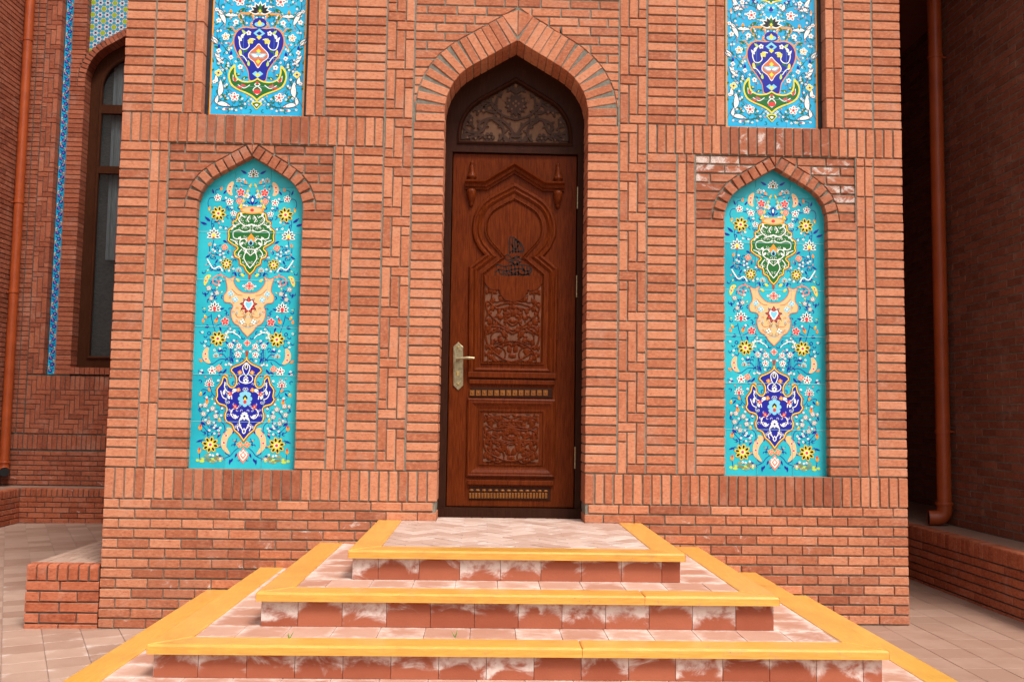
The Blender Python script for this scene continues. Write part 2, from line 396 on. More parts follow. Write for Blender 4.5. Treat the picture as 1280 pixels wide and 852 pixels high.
for i in range(9):
    for j in range(28):
        x=1.6+i*TS; y=-2.6+j*TS
        q=clip_rect([(x,y),(x+TS-.004,y),(x+TS-.004,y+TS-.004),(x,y+TS-.004)],1.6,3.5,-2.6,3.4)
        if q: TP.add('paving_tile','paving',GF,q,ground,depth=.006,ch=.0015,jit=.0006,tint=random.uniform(0,.5)-.3,stain=random.uniform(-.8,0))  # alley-side tiles tinted darker to stand for the alley shade
TP.finish('paving_field')

# ============================================================ entrance portal
P=.0642; Q=.2122; J=.0118; XE=2.669; XD=.492; PC=1.789; PW=.355
Z1B,Z1T,Z2B,Z2T,ZTOP=.8027,1.0076,3.1886,3.3938,4.78
ZS=3.375; DA=Arch(XD,.585); ZP=2.735; PA=Arch(PW,.375)
WS=dict(A=(.872,1.372,.686),B=(1.2527,1.725,.5345),C=(1.6346,2.069,.3725),D=(1.9713,2.41,.2258))
portal=thing('entrance_portal','tall brick entrance portal with pointed doorway and patterned brickwork around four tile panels','portal',(0,0,0))
B=Pieces()
def hid(x0,x1,z1):
    m=max(abs(x0),abs(x1))
    return any(m<wd-.02 and z1<zz-.02 for wd,dd,zz in WS.values())
def damp(x,z):
    """weathered zones: below the panels and beside the steps"""
    d=st=0.
    ax=abs(abs(x)-PC)
    if .8<z<1.02 and ax<.40: d=.75; st=.28 if x<0 else .05
    if 3.18<z<3.4 and ax<.40: d=.7; st=.62 if x>0 else .32
    if 2.7<z<3.19 and ax<.56:
        d=.55; st=(.72 if x>0 else .4) if z>2.86 else .3
    if z<.8:
        for wd,dd,zz in WS.values():
            if 0<abs(x)-wd<.42 and zz-.05<z<zz+.16: d=max(d,.55); st=max(st,.5)
        if z<.06: d=.5; st=.45
        if .74<z<.8 and -2.35<x<-1.5: d=.6; st=.35
    return d*random.uniform(.6,1.1),st*random.uniform(.55,1.1)
def fb(name,x0,x1,z0,z1,d=0.,depth=.085,**k):
    dk,st=damp((x0+x1)/2,(z0+z1)/2)
    B.rect(name,'brick',FRONT,x0,x1,z0,z1,portal,d=d,depth=depth,dark=dk,stain=st,**k)
H=P-J
# plinth, running bond
for i in range(14):
    z1=Z1B-.004-i*P; z0=z1-H
    pw=2*XE/26; x=-XE; edges=[]
    if i%2==0:
        edges=[(-XE,-XE+pw/2)]+[(-XE+pw*(k+.5),-XE+pw*(k+1.5)) for k in range(25)]+[(XE-pw/2,XE)]
    else: edges=[(-XE+pw*k,-XE+pw*(k+1)) for k in range(26)]
    for a,b in edges:
        a2,b2=a+.0035,b-.0035
        gm=gz((a+b)/2)
        if z1<gm: continue
        zz0=max(z0,gm-.02)
        if i<2:
            if a2>-XD and b2<XD: continue
            if a2<-XD<b2: b2=-XD
            if a2<XD<b2: a2=XD
            if b2-a2<.02: continue
        if hid(a,b,z1): continue
        fb('brick',a2,b2,zz0,z1,depth=.085 if not(i<2 and (abs(b2+XD)<.001 or abs(a2-XD)<.001)) else .27)
# soldier bands
n=34; wd=(XE-XD)/n
for sgn in (-1,1):
    for k in range(n):
        a=XD+k*wd; a,b=a+.0052,a+wd-.0052
        if k==0: a=XD+.001
        if k==n-1: b=XE
        x0,x1=(a,b) if sgn>0 else (-b,-a)
        fb('soldier_brick',x0,x1,Z1B+.006,Z1T-.006,depth=.27 if k==0 else .085)
    xa=XD+.412; m=28; w2=(XE-xa)/m
    for k in range(m):
        a=xa+k*w2+.0052; b=xa+(k+1)*w2-.0052
        if k==m-1: b=XE
        x0,x1=(a,b) if sgn>0 else (-b,-a)
        fb('soldier_brick',x0,x1,Z2B+.006,Z2T-.006)
def stack(a,b,zs,ze,sgn,depth=.085,pitch=P,name='brick'):
    k=0
    while zs+k*pitch+H<=ze+.012:
        z0=zs+k*pitch+J/2; z1=min(zs+(k+1)*pitch-J/2,ze-.002)
        x0,x1=(a,b) if sgn>0 else (-b,-a)
        if z1-z0>.015: fb(name,x0,x1,z0,z1,depth=depth)
        k+=1
def pair(a,b,zs,ze,sgn):
    m=(a+b)/2; z=zs
    while z<ze-.01:
        z1=min(z+Q,ze)
        if z1-z>.02:
            for u,v in ((a,m-.004),(m+.004,b)):
                x0,x1=(u,v) if sgn>0 else (-v,-u); fb('soldier_brick',x0,x1,z+.004,z1-.005)
        z+=Q
def ladder(a,b,zs,ze,sgn):
    c=(b-a-.018)/3; col=[(a+i*(c+.009),a+i*(c+.009)+c) for i in range(3)]   # col 0 is next to the door on both sides
    U=Q+2*P; z=zs; g=.0045
    def bx(i,j,z0,z1):
        if z0>=ze: return
        z1=min(z1,ze); u,v=col[i][0],col[j][1]; x0,x1=(u,v) if sgn>0 else (-v,-u)
        fb('soldier_brick' if z1-z0>.1 else 'brick',x0,x1,z0+g,z1-g)
    while z<ze:
        bx(0,0,z,z+Q); bx(0,0,z+Q,z+Q+P); bx(0,1,z+Q+P,z+U)
        bx(1,1,z+P,z+P+Q); bx(1,2,z,z+P); bx(2,2,z+P,z+2*P); bx(2,2,z+2*P,z+U)
        z+=U
for sgn in (-1,1):
    x=XD; jam=(x,x+.208); lad=(x+.220,x+.400); st1=(x+.412,x+.608); pr=(x+.621,x+.735); c3=(x+.746,x+.942)
    o3=(PC+PW,PC+PW+.197); opr=(PC+PW+.206,PC+PW+.319); ost=(PC+PW+.328,XE)
    stack(*jam,Z1T,ZS,sgn,depth=.27,pitch=(ZS-Z1T)/37)
    ladder(*lad,Z1T,ZTOP,sgn)
    stack(*st1,Z1T,Z2B,sgn); pair(*pr,Z1T,Z2B,sgn); stack(*c3,Z1T,Z1T+27*P,sgn)
    stack(*o3,Z1T,Z1T+27*P,sgn); pair(*opr,Z1T,Z2B,sgn); stack(*ost,Z1T,Z2B,sgn)
    # above the upper band: two stretcher stacks and a soldier pair each side of the upper panel
    stack(st1[0],st1[1],Z2T,ZTOP,sgn); stack(x+.617,x+.813,Z2T,ZTOP,sgn); pair(x+.825,x+.942,Z2T,ZTOP,sgn)
    pair(PC+PW,PC+PW+.115,Z2T,ZTOP,sgn); stack(PC+PW+.126,PC+PW+.321,Z2T,ZTOP,sgn); stack(PC+PW+.331,XE,Z2T,ZTOP,sgn)
    # brick field round the panel arch, set back a little, cut to the arch
    ctr=sgn*PC; TV=.078
    for k in range(27,34):
        z0=Z1T+k*P+J/2; z1=z0+H
        if k==33: z1=Z2B-.006
        for hs_ in (-1,1):
            x_in0=PA.x_at(z0-ZP,TV+.008); x_in1=PA.x_at(z1-ZP,TV+.008)
            e0=-(x_in0 if x_in0 is not None else 0); e1=-(x_in1 if x_in1 is not None else 0)
            outer=PW+.197; u=outer; first=(.098 if (k+(hs_>0))%2 else .197)
            if k<30: first=.5
            while True:
                v=u-first; poly=None
                lo0,lo1=max(v,e0),max(v,e1)
                if v-min(e0,e1)<.05: lo0,lo1=e0,e1; v=-1
                if u-max(lo0,lo1)<.004 and u-min(lo0,lo1)<.02: break
                lo0=min(lo0,u);lo1=min(lo1,u)
                q=[(u,z0),(u,z1),(lo1+.0035,z1),(lo0+.0035,z0)]
                q=[(ctr+hs_*a,b) for a,b in q]
                dk,st=damp(ctr+hs_*u*.8,z0)
                B.add('brick','brick',FRONT,q,portal,d=.012,depth=.075,dark=dk,stain=st)
                if v<0: break
                u=v-.007; first=.197
                if u-min(e0,e1)<.015: break
    # panel arch voussoirs
    m=round(PA.len/.0595); 
    for hs_ in (-1,1):
        for k in range(m):
            t=(k+.5)*PA.len/m; (px,pz),(nx,nz)=PA.at(t); tx,tz=nz,-nx; hw=.0262
            q=[(px-tx*hw,pz-tz*hw),(px+tx*hw,pz+tz*hw),(px+tx*hw+nx*TV,pz+tz*hw+nz*TV),(px-tx*hw+nx*TV,pz-tz*hw+nz*TV)]
            q=clip(q,(-.003,-1),(-.003,3)); q=clip(q,(5,Z2B-ZP-.004),(-5,Z2B-ZP-.004)) if len(q)>2 else q
            if len(q)<3: continue
            q=[(ctr-hs_*-a if hs_>0 else ctr-a,b+ZP) for a,b in q]
            dk,st=damp(ctr,3.0)
            B.add('voussoir','brick',FRONT,q,portal,d=.002,depth=.075,dark=dk,stain=st*random.choice((.3,.8)))
        q=[(-.002,PA.rise+.012),(-.002,PA.rise+.074),(-.037,PA.rise+.074)]
        B.add('voussoir','brick',FRONT,[(ctr+hs_*a,b+ZP) for a,b in q],portal,d=.003,depth=.07,dark=.4,stain=.3)
# door arch voussoirs: straight bricks fanned out, wedge-shaped mortar between
TV=.196; m=round(DA.len/.0572)
for sgn in (-1,1):
    for k in range(m):
        t=(k+.5)*DA.len/m; (px,pz),(nx,nz)=DA.at(t); tx,tz=nz,-nx; hw=.0263
        q=[(px-tx*hw,pz-tz*hw),(px+tx*hw,pz+tz*hw),(px+tx*hw+nx*TV,pz+tz*hw+nz*TV),(px-tx*hw+nx*TV,pz-tz*hw+nz*TV)]
        q=clip(q,(-.003,-1),(-.003,3))
        if len(q)<3: continue
        B.add('voussoir','brick',FRONT,[(a*-sgn,b+ZS) for a,b in q],portal,d=0,depth=.27)
    # wedge filling the crown
    ap=DA.rise; q=[(-.003,ap+.02),(-.003,ap+.225),(-.05,ap+.2),(-.052,ap+.165)]
    r_=DA.rise
    e=(-math.sin(PHI),math.cos(PHI))
    q=[(-.0035,r_+.03),(-.0035,r_+.215),(e[0]*.2-.004+.055*math.cos(PHI)*0,r_+e[1]*.2+.002)]
    B.add('voussoir','brick',FRONT,[(a*-sgn,b+ZS) for a,b in q],portal,d=.001,depth=.1)
# field above the door arch
lim=XD+.209; k=0
while ZS+k*.0632<ZTOP:
    z0=ZS+k*.0632+.004; z1=z0+.0525; z1=min(z1,ZTOP)
    for sgn in (-1,1):
        a0=DA.x_at(z0-ZS,TV+.006); a1=DA.x_at(z1-ZS,TV+.006)
        e0=-a0 if a0 is not None else 0; e1=-a1 if a1 is not None else 0
        u=lim; first=(.075,.197,.135,.197)[(k+(sgn>0))%4]
        if k<7: first=.5
        stn=.0 if k<12 else .25
        while True:
            v=u-first
            if v-min(e0,e1)<.045: v=-1
            lo0=max(v,e0) if v>=0 else e0; lo1=max(v,e1) if v>=0 else e1
            if u-min(lo0,lo1)<.012: break
            lo0=min(lo0,u-.001);lo1=min(lo1,u-.001)
            q=[(u,z0),(u,z1),(lo1+.0035,z1),(lo0+.0035,z0)]
            B.add('brick','brick',FRONT,[(sgn*a,b) for a,b in q],portal,d=.004,depth=.08,stain=stn*random.choice((0,.5,1.6)),dark=.25 if k>12 else 0)
            if v<0: break
            u=v-.007; first=.197
            if u-min(e0,e1)<.015: break
    k+=1
B.finish('brickwork')
# mortar behind the bricks, with the openings
mo=MB(); y0,y1=.011,.26; e=.006
mo.prism([(-XE+e,-.12),(XE-e,-.12),(XE-e,.68),(-XE+e,.68)],y0,y1)
for sgn in (-1,1):
    def pr_(poly,ya=y0): mo.prism([(sgn*a,b) for a,b in poly] if sgn>0 else [(-a,b) for a,b in poly][::-1],ya,y1)
    fe=PC+PW+.199; fi=PC-PW-.199
    pr_([(PC+PW+e,.68),(fe,.68),(fe,ZP),(PC+PW+e,ZP)]); pr_([(PC+PW+e+.0002,ZP),(fe,ZP),(fe,Z2B),(PC+PW+e+.0002,Z2B)],.022); pr_([(PC+PW+e,Z2B),(fe,Z2B),(fe,ZTOP),(PC+PW+e,ZTOP)]); pr_([(fe,.68),(XE-e,.68),(XE-e,ZTOP),(fe,ZTOP)])
    pr_([(XD+e,.68),(fi,.68),(fi,ZS),(XD+e,ZS)]); pr_([(fi,.68),(PC-PW-e,.68),(PC-PW-e,ZP),(fi,ZP)]); pr_([(fi,ZP),(PC-PW-e-.0002,ZP),(PC-PW-e-.0002,Z2B),(fi,Z2B)],.022); pr_([(fi,Z2B),(PC-PW-e,Z2B),(PC-PW-e,ZS),(fi,ZS)])
    pr_([(PC-PW-e,.68),(PC+PW+e,.68),(PC+PW+e,Z1T-.004),(PC-PW-e,Z1T-.004)])
    pts=PA.pts(.006)
    pr_([(PC+PW+e,Z2B+.001),(PC+PW+e,Z2T-.012),(PC-PW-e,Z2T-.012),(PC-PW-e,Z2B+.001)])
    pr_([(PC,Z2B),(PC-PW-e,Z2B),(PC-PW-e,ZP)]+[(PC+a,ZP+b) for a,b in pts],.022)
    pr_([(PC+PW+e,Z2B),(PC,Z2B)]+[(PC-a,ZP+b) for a,b in pts[::-1]]+[(PC+PW+e,ZP)],.022)
    pr_([(PC-PW-e,ZS),(PC-PW-e,ZTOP),(0,ZTOP)]+[(-a,ZS+b) for a,b in DA.pts(.006)[::-1]])
mo.build('mortar',M['mortar'],portal)
# flush upright joints between the brick columns and the wedge joints of the arch
fl=MB()
def strip(a,b,z0,z1,sgn): x0,x1=(a,b) if sgn>0 else (-b,-a); fl.box(x0,x1,.0045,.03,z0,z1)
for sgn in (-1,1):
    x=XD
    strip(x+.207,x+.221,Z1T,ZTOP,sgn); strip(x+.399,x+.413,Z1T+.001,ZTOP-.001,sgn)
    for a,b in ((.607,.622),(.734,.747)): strip(x+a,x+b,Z1T,Z2B-.002,sgn)
    for a,b in ((.607,.618),(.812,.826)): strip(x+a,x+b,Z2T,ZTOP,sgn)
    for a,b in ((.196,.207),(.318,.329)): strip(PC+PW+a,PC+PW+b,Z1T,Z2B-.002,sgn)
    for a,b in ((.114,.127),(.320,.332)): strip(PC+PW+a,PC+PW+b,Z2T,ZTOP,sgn)
    inn=DA.pts(.004); ext=DA.pts(TV-.004)
    q=[(a,ZS+b) for a,b in inn]+[(a,ZS+b) for a,b in ext[::-1]]
    q=[(sgn*-a,b) for a,b in q]; q=q if area(q)>0 else q[::-1]; fl.prism(q,.006,.05)
fl.build('pointing',M['mortar_light'],portal)
co=MB(); co.box(-XE+.01,XE-.01,.38,6.33,-.15,11); co.box(-XE+.01,XE-.01,.02,.378,ZTOP+.002,11)  # unseen upper mass, raised tall to shade the courtyard
co.box(-XE+.01,-XD-.03,.262,.379,-.12,ZTOP); co.box(XD+.03,XE-.01,.262,.379,-.12,ZTOP); co.box(-XD-.029,XD+.029,.262,.379,ZS+.6,ZTOP)
co.build('wall_core',M['far_y'],portal)

# ============================================================ drawing kit for glazed ornament (flat print on the tiles)
def tri(q,t): return area([(q[i][0],q[i][2]) for i in t])
class Draw:
    def __init__(s): s.mb=MB(); s.k=0; s.occ=[]; s.med=[]
    def fill(s,pts,col,layer,sym=True):
        s.k+=1
        for sg in ((1,-1) if sym else (1,)):
            q=[(sg*a,-layer*.00022-(s.k%17)*.000009,b) for a,b in pts]
            s.mb.add(q,[t if tri(q,t)>0 else t[::-1] for t in tess([[Vector((a,b,0)) for a,_,b in q]])],col)
    def stroke(s,pts,wd,col,layer,sym=True,closed=False,taper=False):
        s.k+=1; n=len(pts); L=[];R=[]
        for i in range(n):
            a=Vector(pts[(i-1)%n] if closed or i else pts[i]); b=Vector(pts[(i+1)%n] if closed or i<n-1 else pts[i])
            t=(b-a); t=t.normalized() if t.length>1e-9 else Vector((1,0)); nn=Vector((-t.y,t.x)); p=Vector(pts[i])
            h=wd/2*((1-.85*i/(n-1)) if taper else 1); L.append(p+nn*h); R.append(p-nn*h)
        for sg in ((1,-1) if sym else (1,)):
            for i in range(n if closed else n-1):
                j=(i+1)%n; y=-layer*.00022-(s.k%17)*.000009-(i%5)*.0000018
                q=[(sg*p.x,y,p.y) for p in (L[i],R[i],R[j],L[j])]; s.mb.add(q if sg>0 else q[::-1],[(0,1,2,3)],col)
def smooth(pts,sub=5,closed=False):
    n=len(pts); out=[]
    rng=range(n) if closed else range(n-1)
    for i in rng:
        g=lambda k:Vector(pts[k%n] if closed else pts[max(0,min(n-1,k))])
        p0,p1,p2,p3=g(i-1),g(i),g(i+1),g(i+2)
        for k in range(sub):
            t=k/sub; out.append(tuple(.5*((2*p1)+(p2-p0)*t+(2*p0-5*p1+4*p2-p3)*t*t+(3*p1-p0-3*p2+p3)*t**3)))
    if not closed: out.append(tuple(pts[-1]))
    return out
def ell(c,rx,rz,n=14,rot=0):
    cr,sr=math.cos(rot),math.sin(rot); o=[]
    for i in range(n):
        q=2*math.pi*i/n; a,b=rx*math.cos(q),rz*math.sin(q); o.append((c[0]+a*cr-b*sr,c[1]+a*sr+b*cr))
    return o
def leaf(c,ang,L,W,bend=0.):
    o=[];m=6
    for sg in (1,-1):
        for i in (range(m+1) if sg>0 else range(m-1,0,-1)):
            t=i/m; x=t*L; y=sg*W/2*math.sin(math.pi*t**.8)+bend*L*t*t; o.append((c[0]+x*math.cos(ang)-y*math.sin(ang),c[1]+x*math.sin(ang)+y*math.cos(ang)))
    return o
def scale_poly(p,k,c=None):
    if c is None: c=(sum(a for a,_ in p)/len(p),sum(b for _,b in p)/len(p))
    return [(c[0]+(a-c[0])*k,c[1]+(b-c[1])*k) for a,b in p]
WHT=lin(238,240,232); YEL=lin(240,215,70); ORG=lin(238,150,45); RED=lin(214,60,62); PCH=lin(238,190,135); GRN=lin(28,105,42)
BLU=lin(24,32,150); DBL=lin(30,45,120); BLK=lin(24,26,34); BRN=lin(170,70,30); PNK=lin(235,130,110); LBL=lin(130,205,230); LGR=lin(190,215,90); GRY=lin(140,150,110); PUR=lin(150,90,140)
def flower(D,c,r,n,pet,edge,ctr,L,seed=None,sym=True,rot=.2):
    r*=.9; D.occ.append((abs(c[0]),c[1],r*1.05))
    for k in range(n):
        q=rot+2*math.pi*k/n; pc=(c[0]+.6*r*math.cos(q),c[1]+.6*r*math.sin(q))
        w_=min(.5,1.9/n)*r
        D.fill(ell(pc,.48*r,w_*1.12,8,q),edge,L,sym)
        D.fill(ell(pc,.39*r,w_*.86,8,q),pet,L+2,sym)
        if seed: D.fill(ell((c[0]+.66*r*math.cos(q),c[1]+.66*r*math.sin(q)),.25*r,.15*r,6,q),seed,L+3,sym)
    D.fill(ell(c,.3*r,.3*r,8),WHT if edge!=WHT else ctr,L+4,sym); D.fill(ell(c,.2*r,.2*r,8),ctr,L+5,sym)
def lotus(D,c,r,L,ctr=GRN,sym=True,up=1):
    r*=.9; D.occ.append((abs(c[0]),c[1],r*1.1))
    for k,q in enumerate((-1.9,-1.25,-.62,0,.62,1.25,1.9)):
        a=math.pi/2*up+q; ll=r*(1.15 if k==3 else 1.0)
        D.fill(leaf(c,a,ll,.5*r),WHT,L,sym)
        D.fill(leaf((c[0]+.3*ll*math.cos(a),c[1]+.3*ll*math.sin(a)),a,.5*ll,.2*r),BLK,L+2,sym)
    D.fill(ell(c,.34*r,.42*r,10),WHT,L+3,sym); D.fill(ell(c,.25*r,.32*r,10),ctr,L+4,sym); D.fill(ell((c[0],c[1]-.3*r),.16*r,.16*r,8),RED,L+5,sym)
def bud(D,c,ang,ll,col,L,sym=True,tip=None):
    ll*=.9; D.occ.append((abs(c[0]),c[1],ll*.8))
    D.fill(leaf(c,ang,ll,.55*ll),col,L,sym)
    if tip: D.fill(leaf((c[0]+.5*ll*math.cos(ang),c[1]+.5*ll*math.sin(ang)),ang,.55*ll,.3*ll),tip,L+1,sym)
def paisley(D,pts,wd,L,fill=PCH):
    sp=smooth(pts,5); n=len(sp); D.occ+= [(abs(a),b,wd*.6) for a,b in sp[::4]]
    Lf=[];Rt=[]
    for i,p in enumerate(sp):
        a=Vector(sp[max(0,i-1)]);b=Vector(sp[min(n-1,i+1)]); t=(b-a).normalized(); nn=Vector((-t.y,t.x)); h=wd/2*math.sin(math.pi*(i+.6)/(n+.4))**.8
        Lf.append(tuple(Vector(p)+nn*h)); Rt.append(tuple(Vector(p)-nn*h))
    D.fill(Lf+Rt[::-1],fill,L)
    for i in (n//3,n//2+1): D.fill(ell(sp[i],wd*.26,wd*.26,8),WHT,L+1); D.fill(ell(sp[i],wd*.19,wd*.19,8),RED,L+2)
def scroll(c,r0,r1,a0,turns,n=18):
    return [(c[0]+(r0+(r1-r0)*i/n)*math.cos(a0+turns*2*math.pi*i/n),c[1]+(r0+(r1-r0)*i/n)*math.sin(a0+turns*2*math.pi*i/n)) for i in range(n+1)]

def inside(poly,x,z):
    c=False
    for i in range(len(poly)):
        (x0,z0),(x1,z1)=poly[i-1],poly[i]
        if (z0>z)!=(z1>z) and x<(x1-x0)*(z-z0)/(z1-z0)+x0: c=not c
    return c
def scatter(D,x1,z0,z1,n,top,stemcol,seed,leafcol):
    """fine sprigs in the gaps: a curved stalk with little leaves and a blossom or bud"""
    rs=random.Random(seed)
    for k in range(n):
        x=rs.uniform(.012,x1); z=rs.uniform(z0,z1)
        if not top(x,z) or any((x-a)**2+(z-b)**2<(r+.006)**2 for a,b,r in D.occ) or any(inside(m,x,z) or any((x-a)**2+(z-b)**2<.013**2 for a,b in m) for m in D.med): continue
        a=rs.uniform(0,6.28); D.occ.append((x,z,.009)); q=rs.random()
        D.stroke(smooth([(x,z),(x+.012*math.cos(a),z+.012*math.sin(a)),(x+.024*math.cos(a+.8),z+.024*math.sin(a+.8))],4),.0022,stemcol,1)
        if q<.34:
            for j in range(5): D.fill(ell((x+.0052*math.cos(j*1.257),z+.0052*math.sin(j*1.257)),.0036,.0036,6),WHT,5)
            D.fill(ell((x,z),.0026,.0026,6),rs.choice((RED,BLK,RED)),7)
        elif q<.58: D.fill(leaf((x,z),a,.017,.008,.2),rs.choice((ORG,PNK,YEL)),4)
        else:
            D.fill(leaf((x,z),a,.02,.0065,.3),leafcol,3); D.fill(leaf((x,z),a+2.2,.017,.006,-.3),leafcol,3)
def lower_ornament():
    D=Draw(); K=.001464; zb=Z1T
    def V(y): return on_y(967,180+y/3.873,.07).z-zb
    def p(x,y): return (x*K,V(y))
    def pl(l): return [p(*q) for q in l]
    def stem(l,wd=.0042,col=BLU,taper=False): D.stroke(smooth(pl(l),5),wd,col,1,taper=taper)
    def lf(x,y,ang,L_,W_=None,col=BLU,b=.15): D.fill(leaf(p(x,y),math.radians(ang),L_*K,(W_ or L_*.34)*K,b),col,2)
    # stems
    for l in ([(20,255),(45,250),(60,240)],[(45,300),(80,330),(105,335),(140,330),(160,318),(172,285),(150,275)],[(105,335),(120,370),(155,392),(185,430),(172,495)],
              [(160,318),(195,320),(205,345),(195,375)],[(172,520),(175,560),(150,590),(120,600),(108,630)],[(150,590),(185,580),(190,545)],[(150,590),(120,570),(120,550)],
              [(170,870),(165,900),(150,950),(135,985)],[(155,840),(175,800),(160,770),(185,745)],[(170,880),(190,890)],[(150,930),(120,915),(105,905)],
              [(60,1130),(75,1090),(75,1060),(75,1020)],[(75,1090),(45,1060),(40,1020)],[(75,1090),(120,1085),(160,1110),(200,1090)],[(90,1085),(110,1060),(140,1070)],
              [(110,1095),(130,1125),(155,1140)],[(165,1200),(150,1250),(120,1270),(120,1250)],[(160,1240),(195,1230),(205,1260)],
              [(150,1490),(165,1440),(150,1400),(160,1385)],[(155,1420),(130,1390),(130,1355)],[(160,1410),(178,1370),(145,1320)],[(165,1430),(195,1390),(185,1345)],[(170,1440),(190,1430),(200,1410)],
              [(15,1500),(40,1520),(60,1545),(100,1560)],[(60,1545),(80,1530),(75,1500)],[(15,1480),(40,1490),(30,1460)],[(195,1560),(200,1520)],[(110,1380),(90,1400),(85,1450)]): stem(l)
    for x,y,a,L_ in ((30,200,20,34),(178,300,60,26),(135,300,120,26),(190,430,30,36),(205,445,10,34),(150,425,-30,28),(90,425,200,24),(130,465,150,24),(130,520,200,26),(150,610,-70,24),(185,590,-40,26),
        (85,600,120,22),(60,690,60,26),(35,690,120,22),(150,780,-60,22),(195,790,60,24),(130,850,150,22),(130,930,-120,26),(175,930,-20,24),(100,1000,-140,24),(60,1000,-60,22),(110,1040,-30,26),
        (60,1100,60,30),(90,1130,-60,30),(175,1100,60,24),(125,1150,160,22),(190,1150,0,22),(140,1230,200,26),(180,1240,-60,24),(110,1290,-20,26),(100,1330,60,28),(200,1330,60,20),(175,1400,30,26),
        (135,1420,150,26),(120,1460,120,24),(190,1470,-30,26),(110,1540,-150,24),(45,1555,-60,30),(60,1560,-100,26),(30,1530,-80,24),(95,1430,200,22),(50,1440,100,20)):
        lf(x,y,a,L_)
    lotus(D,p(0,205),30*K,4,sym=False)
    for x,y in ((65,235),(140,1070),(52,662)): lotus(D,p(x,y),17*K,4)
    for x,y,a in ((30,250,60),(147,285,100),(195,360,-80),(190,550,100),(190,895,60),(203,915,80),(200,1100,40),(100,1155,-150),(120,1255,120),(205,1262,100),(110,1385,80),(85,1455,80),(120,1240,100),(160,1240,60)): bud(D,p(x,y),math.radians(a),24*K,ORG,4,tip=YEL if (x+y)%2 else PNK)
    for x,y,a in ((150,915,110),(200,1425,95),(200,1535,95),(170,1300,80)): bud(D,p(x,y),math.radians(a),32*K,ORG,4,tip=RED)
    paisley(D,pl([(95,305),(108,285),(104,260),(92,240)]),26*K,4); paisley(D,pl([(165,1105),(185,1085),(188,1055),(178,1030)]),27*K,4)
    paisley(D,pl([(62,1535),(88,1500),(84,1455),(62,1425),(78,1412)]),28*K,4)
    for x,y in ((55,290),(105,905)): flower(D,p(x,y),21*K,5,RED,WHT,PNK,5)
    for x,y in ((60,332),(120,552),(125,1128)): flower(D,p(x,y),17*K,4,PNK,PCH,RED,5)
    for x,y,r in ((160,318,19),(105,337,19),(85,392,16),(185,748,15),(147,770,14),(172,797,13),(38,1022,16),(76,1020,16),(40,1062,18),(155,1140,22),(180,1305,15),(146,1320,15),(186,1346,15),(130,1356,15),(161,1386,15)):
        flower(D,p(x,y),r*K,5,WHT,BLK if r<16 else WHT,RED,5,seed=BLK)
    for x,y,r in ((155,393,39),(108,632,29),(135,988,39),(150,1492,41)): flower(D,p(x,y),r*K,8,YEL,lin(205,170,50),RED,5,seed=BLK)
    lotus(D,p(172,498),38*K,5,ctr=YEL); lotus(D,p(155,845),36*K,5,ctr=RED); lotus(D,p(165,1205),27*K,5,ctr=RED)
    # lattice cone and cap
    for q in ([(4,245),(14,250),(62,365),(48,365)],): D.fill(pl(q),YEL,3)
    for t in (.2,.4,.6,.8): D.fill(ell(p(9+46*t,247+118*t),6*K,8*K,8),lin(40,185,205),4)
    D.stroke(pl([(6,245),(52,365)]),.002,BRN,5); D.stroke(pl([(12,245),(64,365)]),.002,BRN,5)
    D.fill(leaf(p(0,352),math.pi/2,52*K,20*K),BLU,3,False); D.fill(ell(p(0,325),5*K,10*K),WHT,4,False); lf(8,345,30,24)
    # medallions: rings of colour from outside in
    def medal(half,cols,ks,L):
        full=smooth(pl(half),4); base=full+[(-a,b) for a,b in full[::-1][1:-1]]
        n=len(base); cur=base
        if area(cur)<0: cur=cur[::-1]
        D.fill(cur,cols[-1],L,False); D.med.append(cur)
        def off(wd):
            nx=[]
            for i in range(n):
                a,b=Vector(cur[i-1]),Vector(cur[(i+1)%n]); t=(b-a).normalized() if (b-a).length>1e-7 else Vector((1,0))
                nx.append(tuple(Vector(cur[i])+Vector((-t.y,t.x))*wd))
            return nx
        D.stroke(off(.001),ks[0]*1.3,cols[0],L+1,False,True); D.stroke(off(ks[0]*.75),ks[1],cols[1],L+2,False,True)
    medal([(0,380),(48,384),(66,392),(72,418),(90,430),(88,452),(108,472),(106,500),(108,520),(92,535),(76,545),(62,556),(76,572),(72,598),(52,608),(48,632),(30,642),(20,662),(0,684)],(BRN,YEL,lin(200,110,40),GRN),(.008,.006,.003,0),6)
    D.fill(ell(p(0,374),54*K,18*K,18),ORG,10,False); D.fill(ell(p(0,374),46*K,13*K,18),PCH,11,False); D.fill(ell(p(0,374),9*K,8*K),RED,12,False)
    for l in ([(0,650),(18,625),(30,600),(20,575),(0,590)],[(0,560),(22,560),(45,545),(50,520),(30,510),(18,525)],[(5,470),(30,478),(60,470),(82,480),(80,505),(60,512),(48,500)],[(0,440),(25,450),(45,440),(60,420),(48,402),(30,410)],[(8,400),(20,415),(12,432)],[(55,440),(75,450),(92,470)],[(40,560),(55,580),(50,600)],[(60,540),(72,525),(95,515)]):
        D.stroke(smooth(pl(l),5),.0062,WHT,11)
    for x,y,a in ((60,505,200),(45,405,60),(25,580,100),(70,455,20),(35,525,-60),(20,450,150)): D.fill(leaf(p(x,y),math.radians(a),22*K,11*K,.2),WHT,12)
    D.fill(leaf(p(0,540),math.pi/2,55*K,34*K),ORG,12,False); D.fill(leaf(p(0,545),math.pi/2,34*K,26*K),LBL,13,False); D.fill(leaf(p(0,542),math.pi/2,22*K,14*K),BLK,14,False)
    D.fill(leaf(p(0,705),math.pi/2,30*K,12*K),BRN,7,False)
    flower(D,p(0,735),22*K,4,PNK,WHT,RED,5,sym=False,rot=0); flower(D,p(0,1006),17*K,4,PNK,WHT,RED,5,sym=False,rot=0)
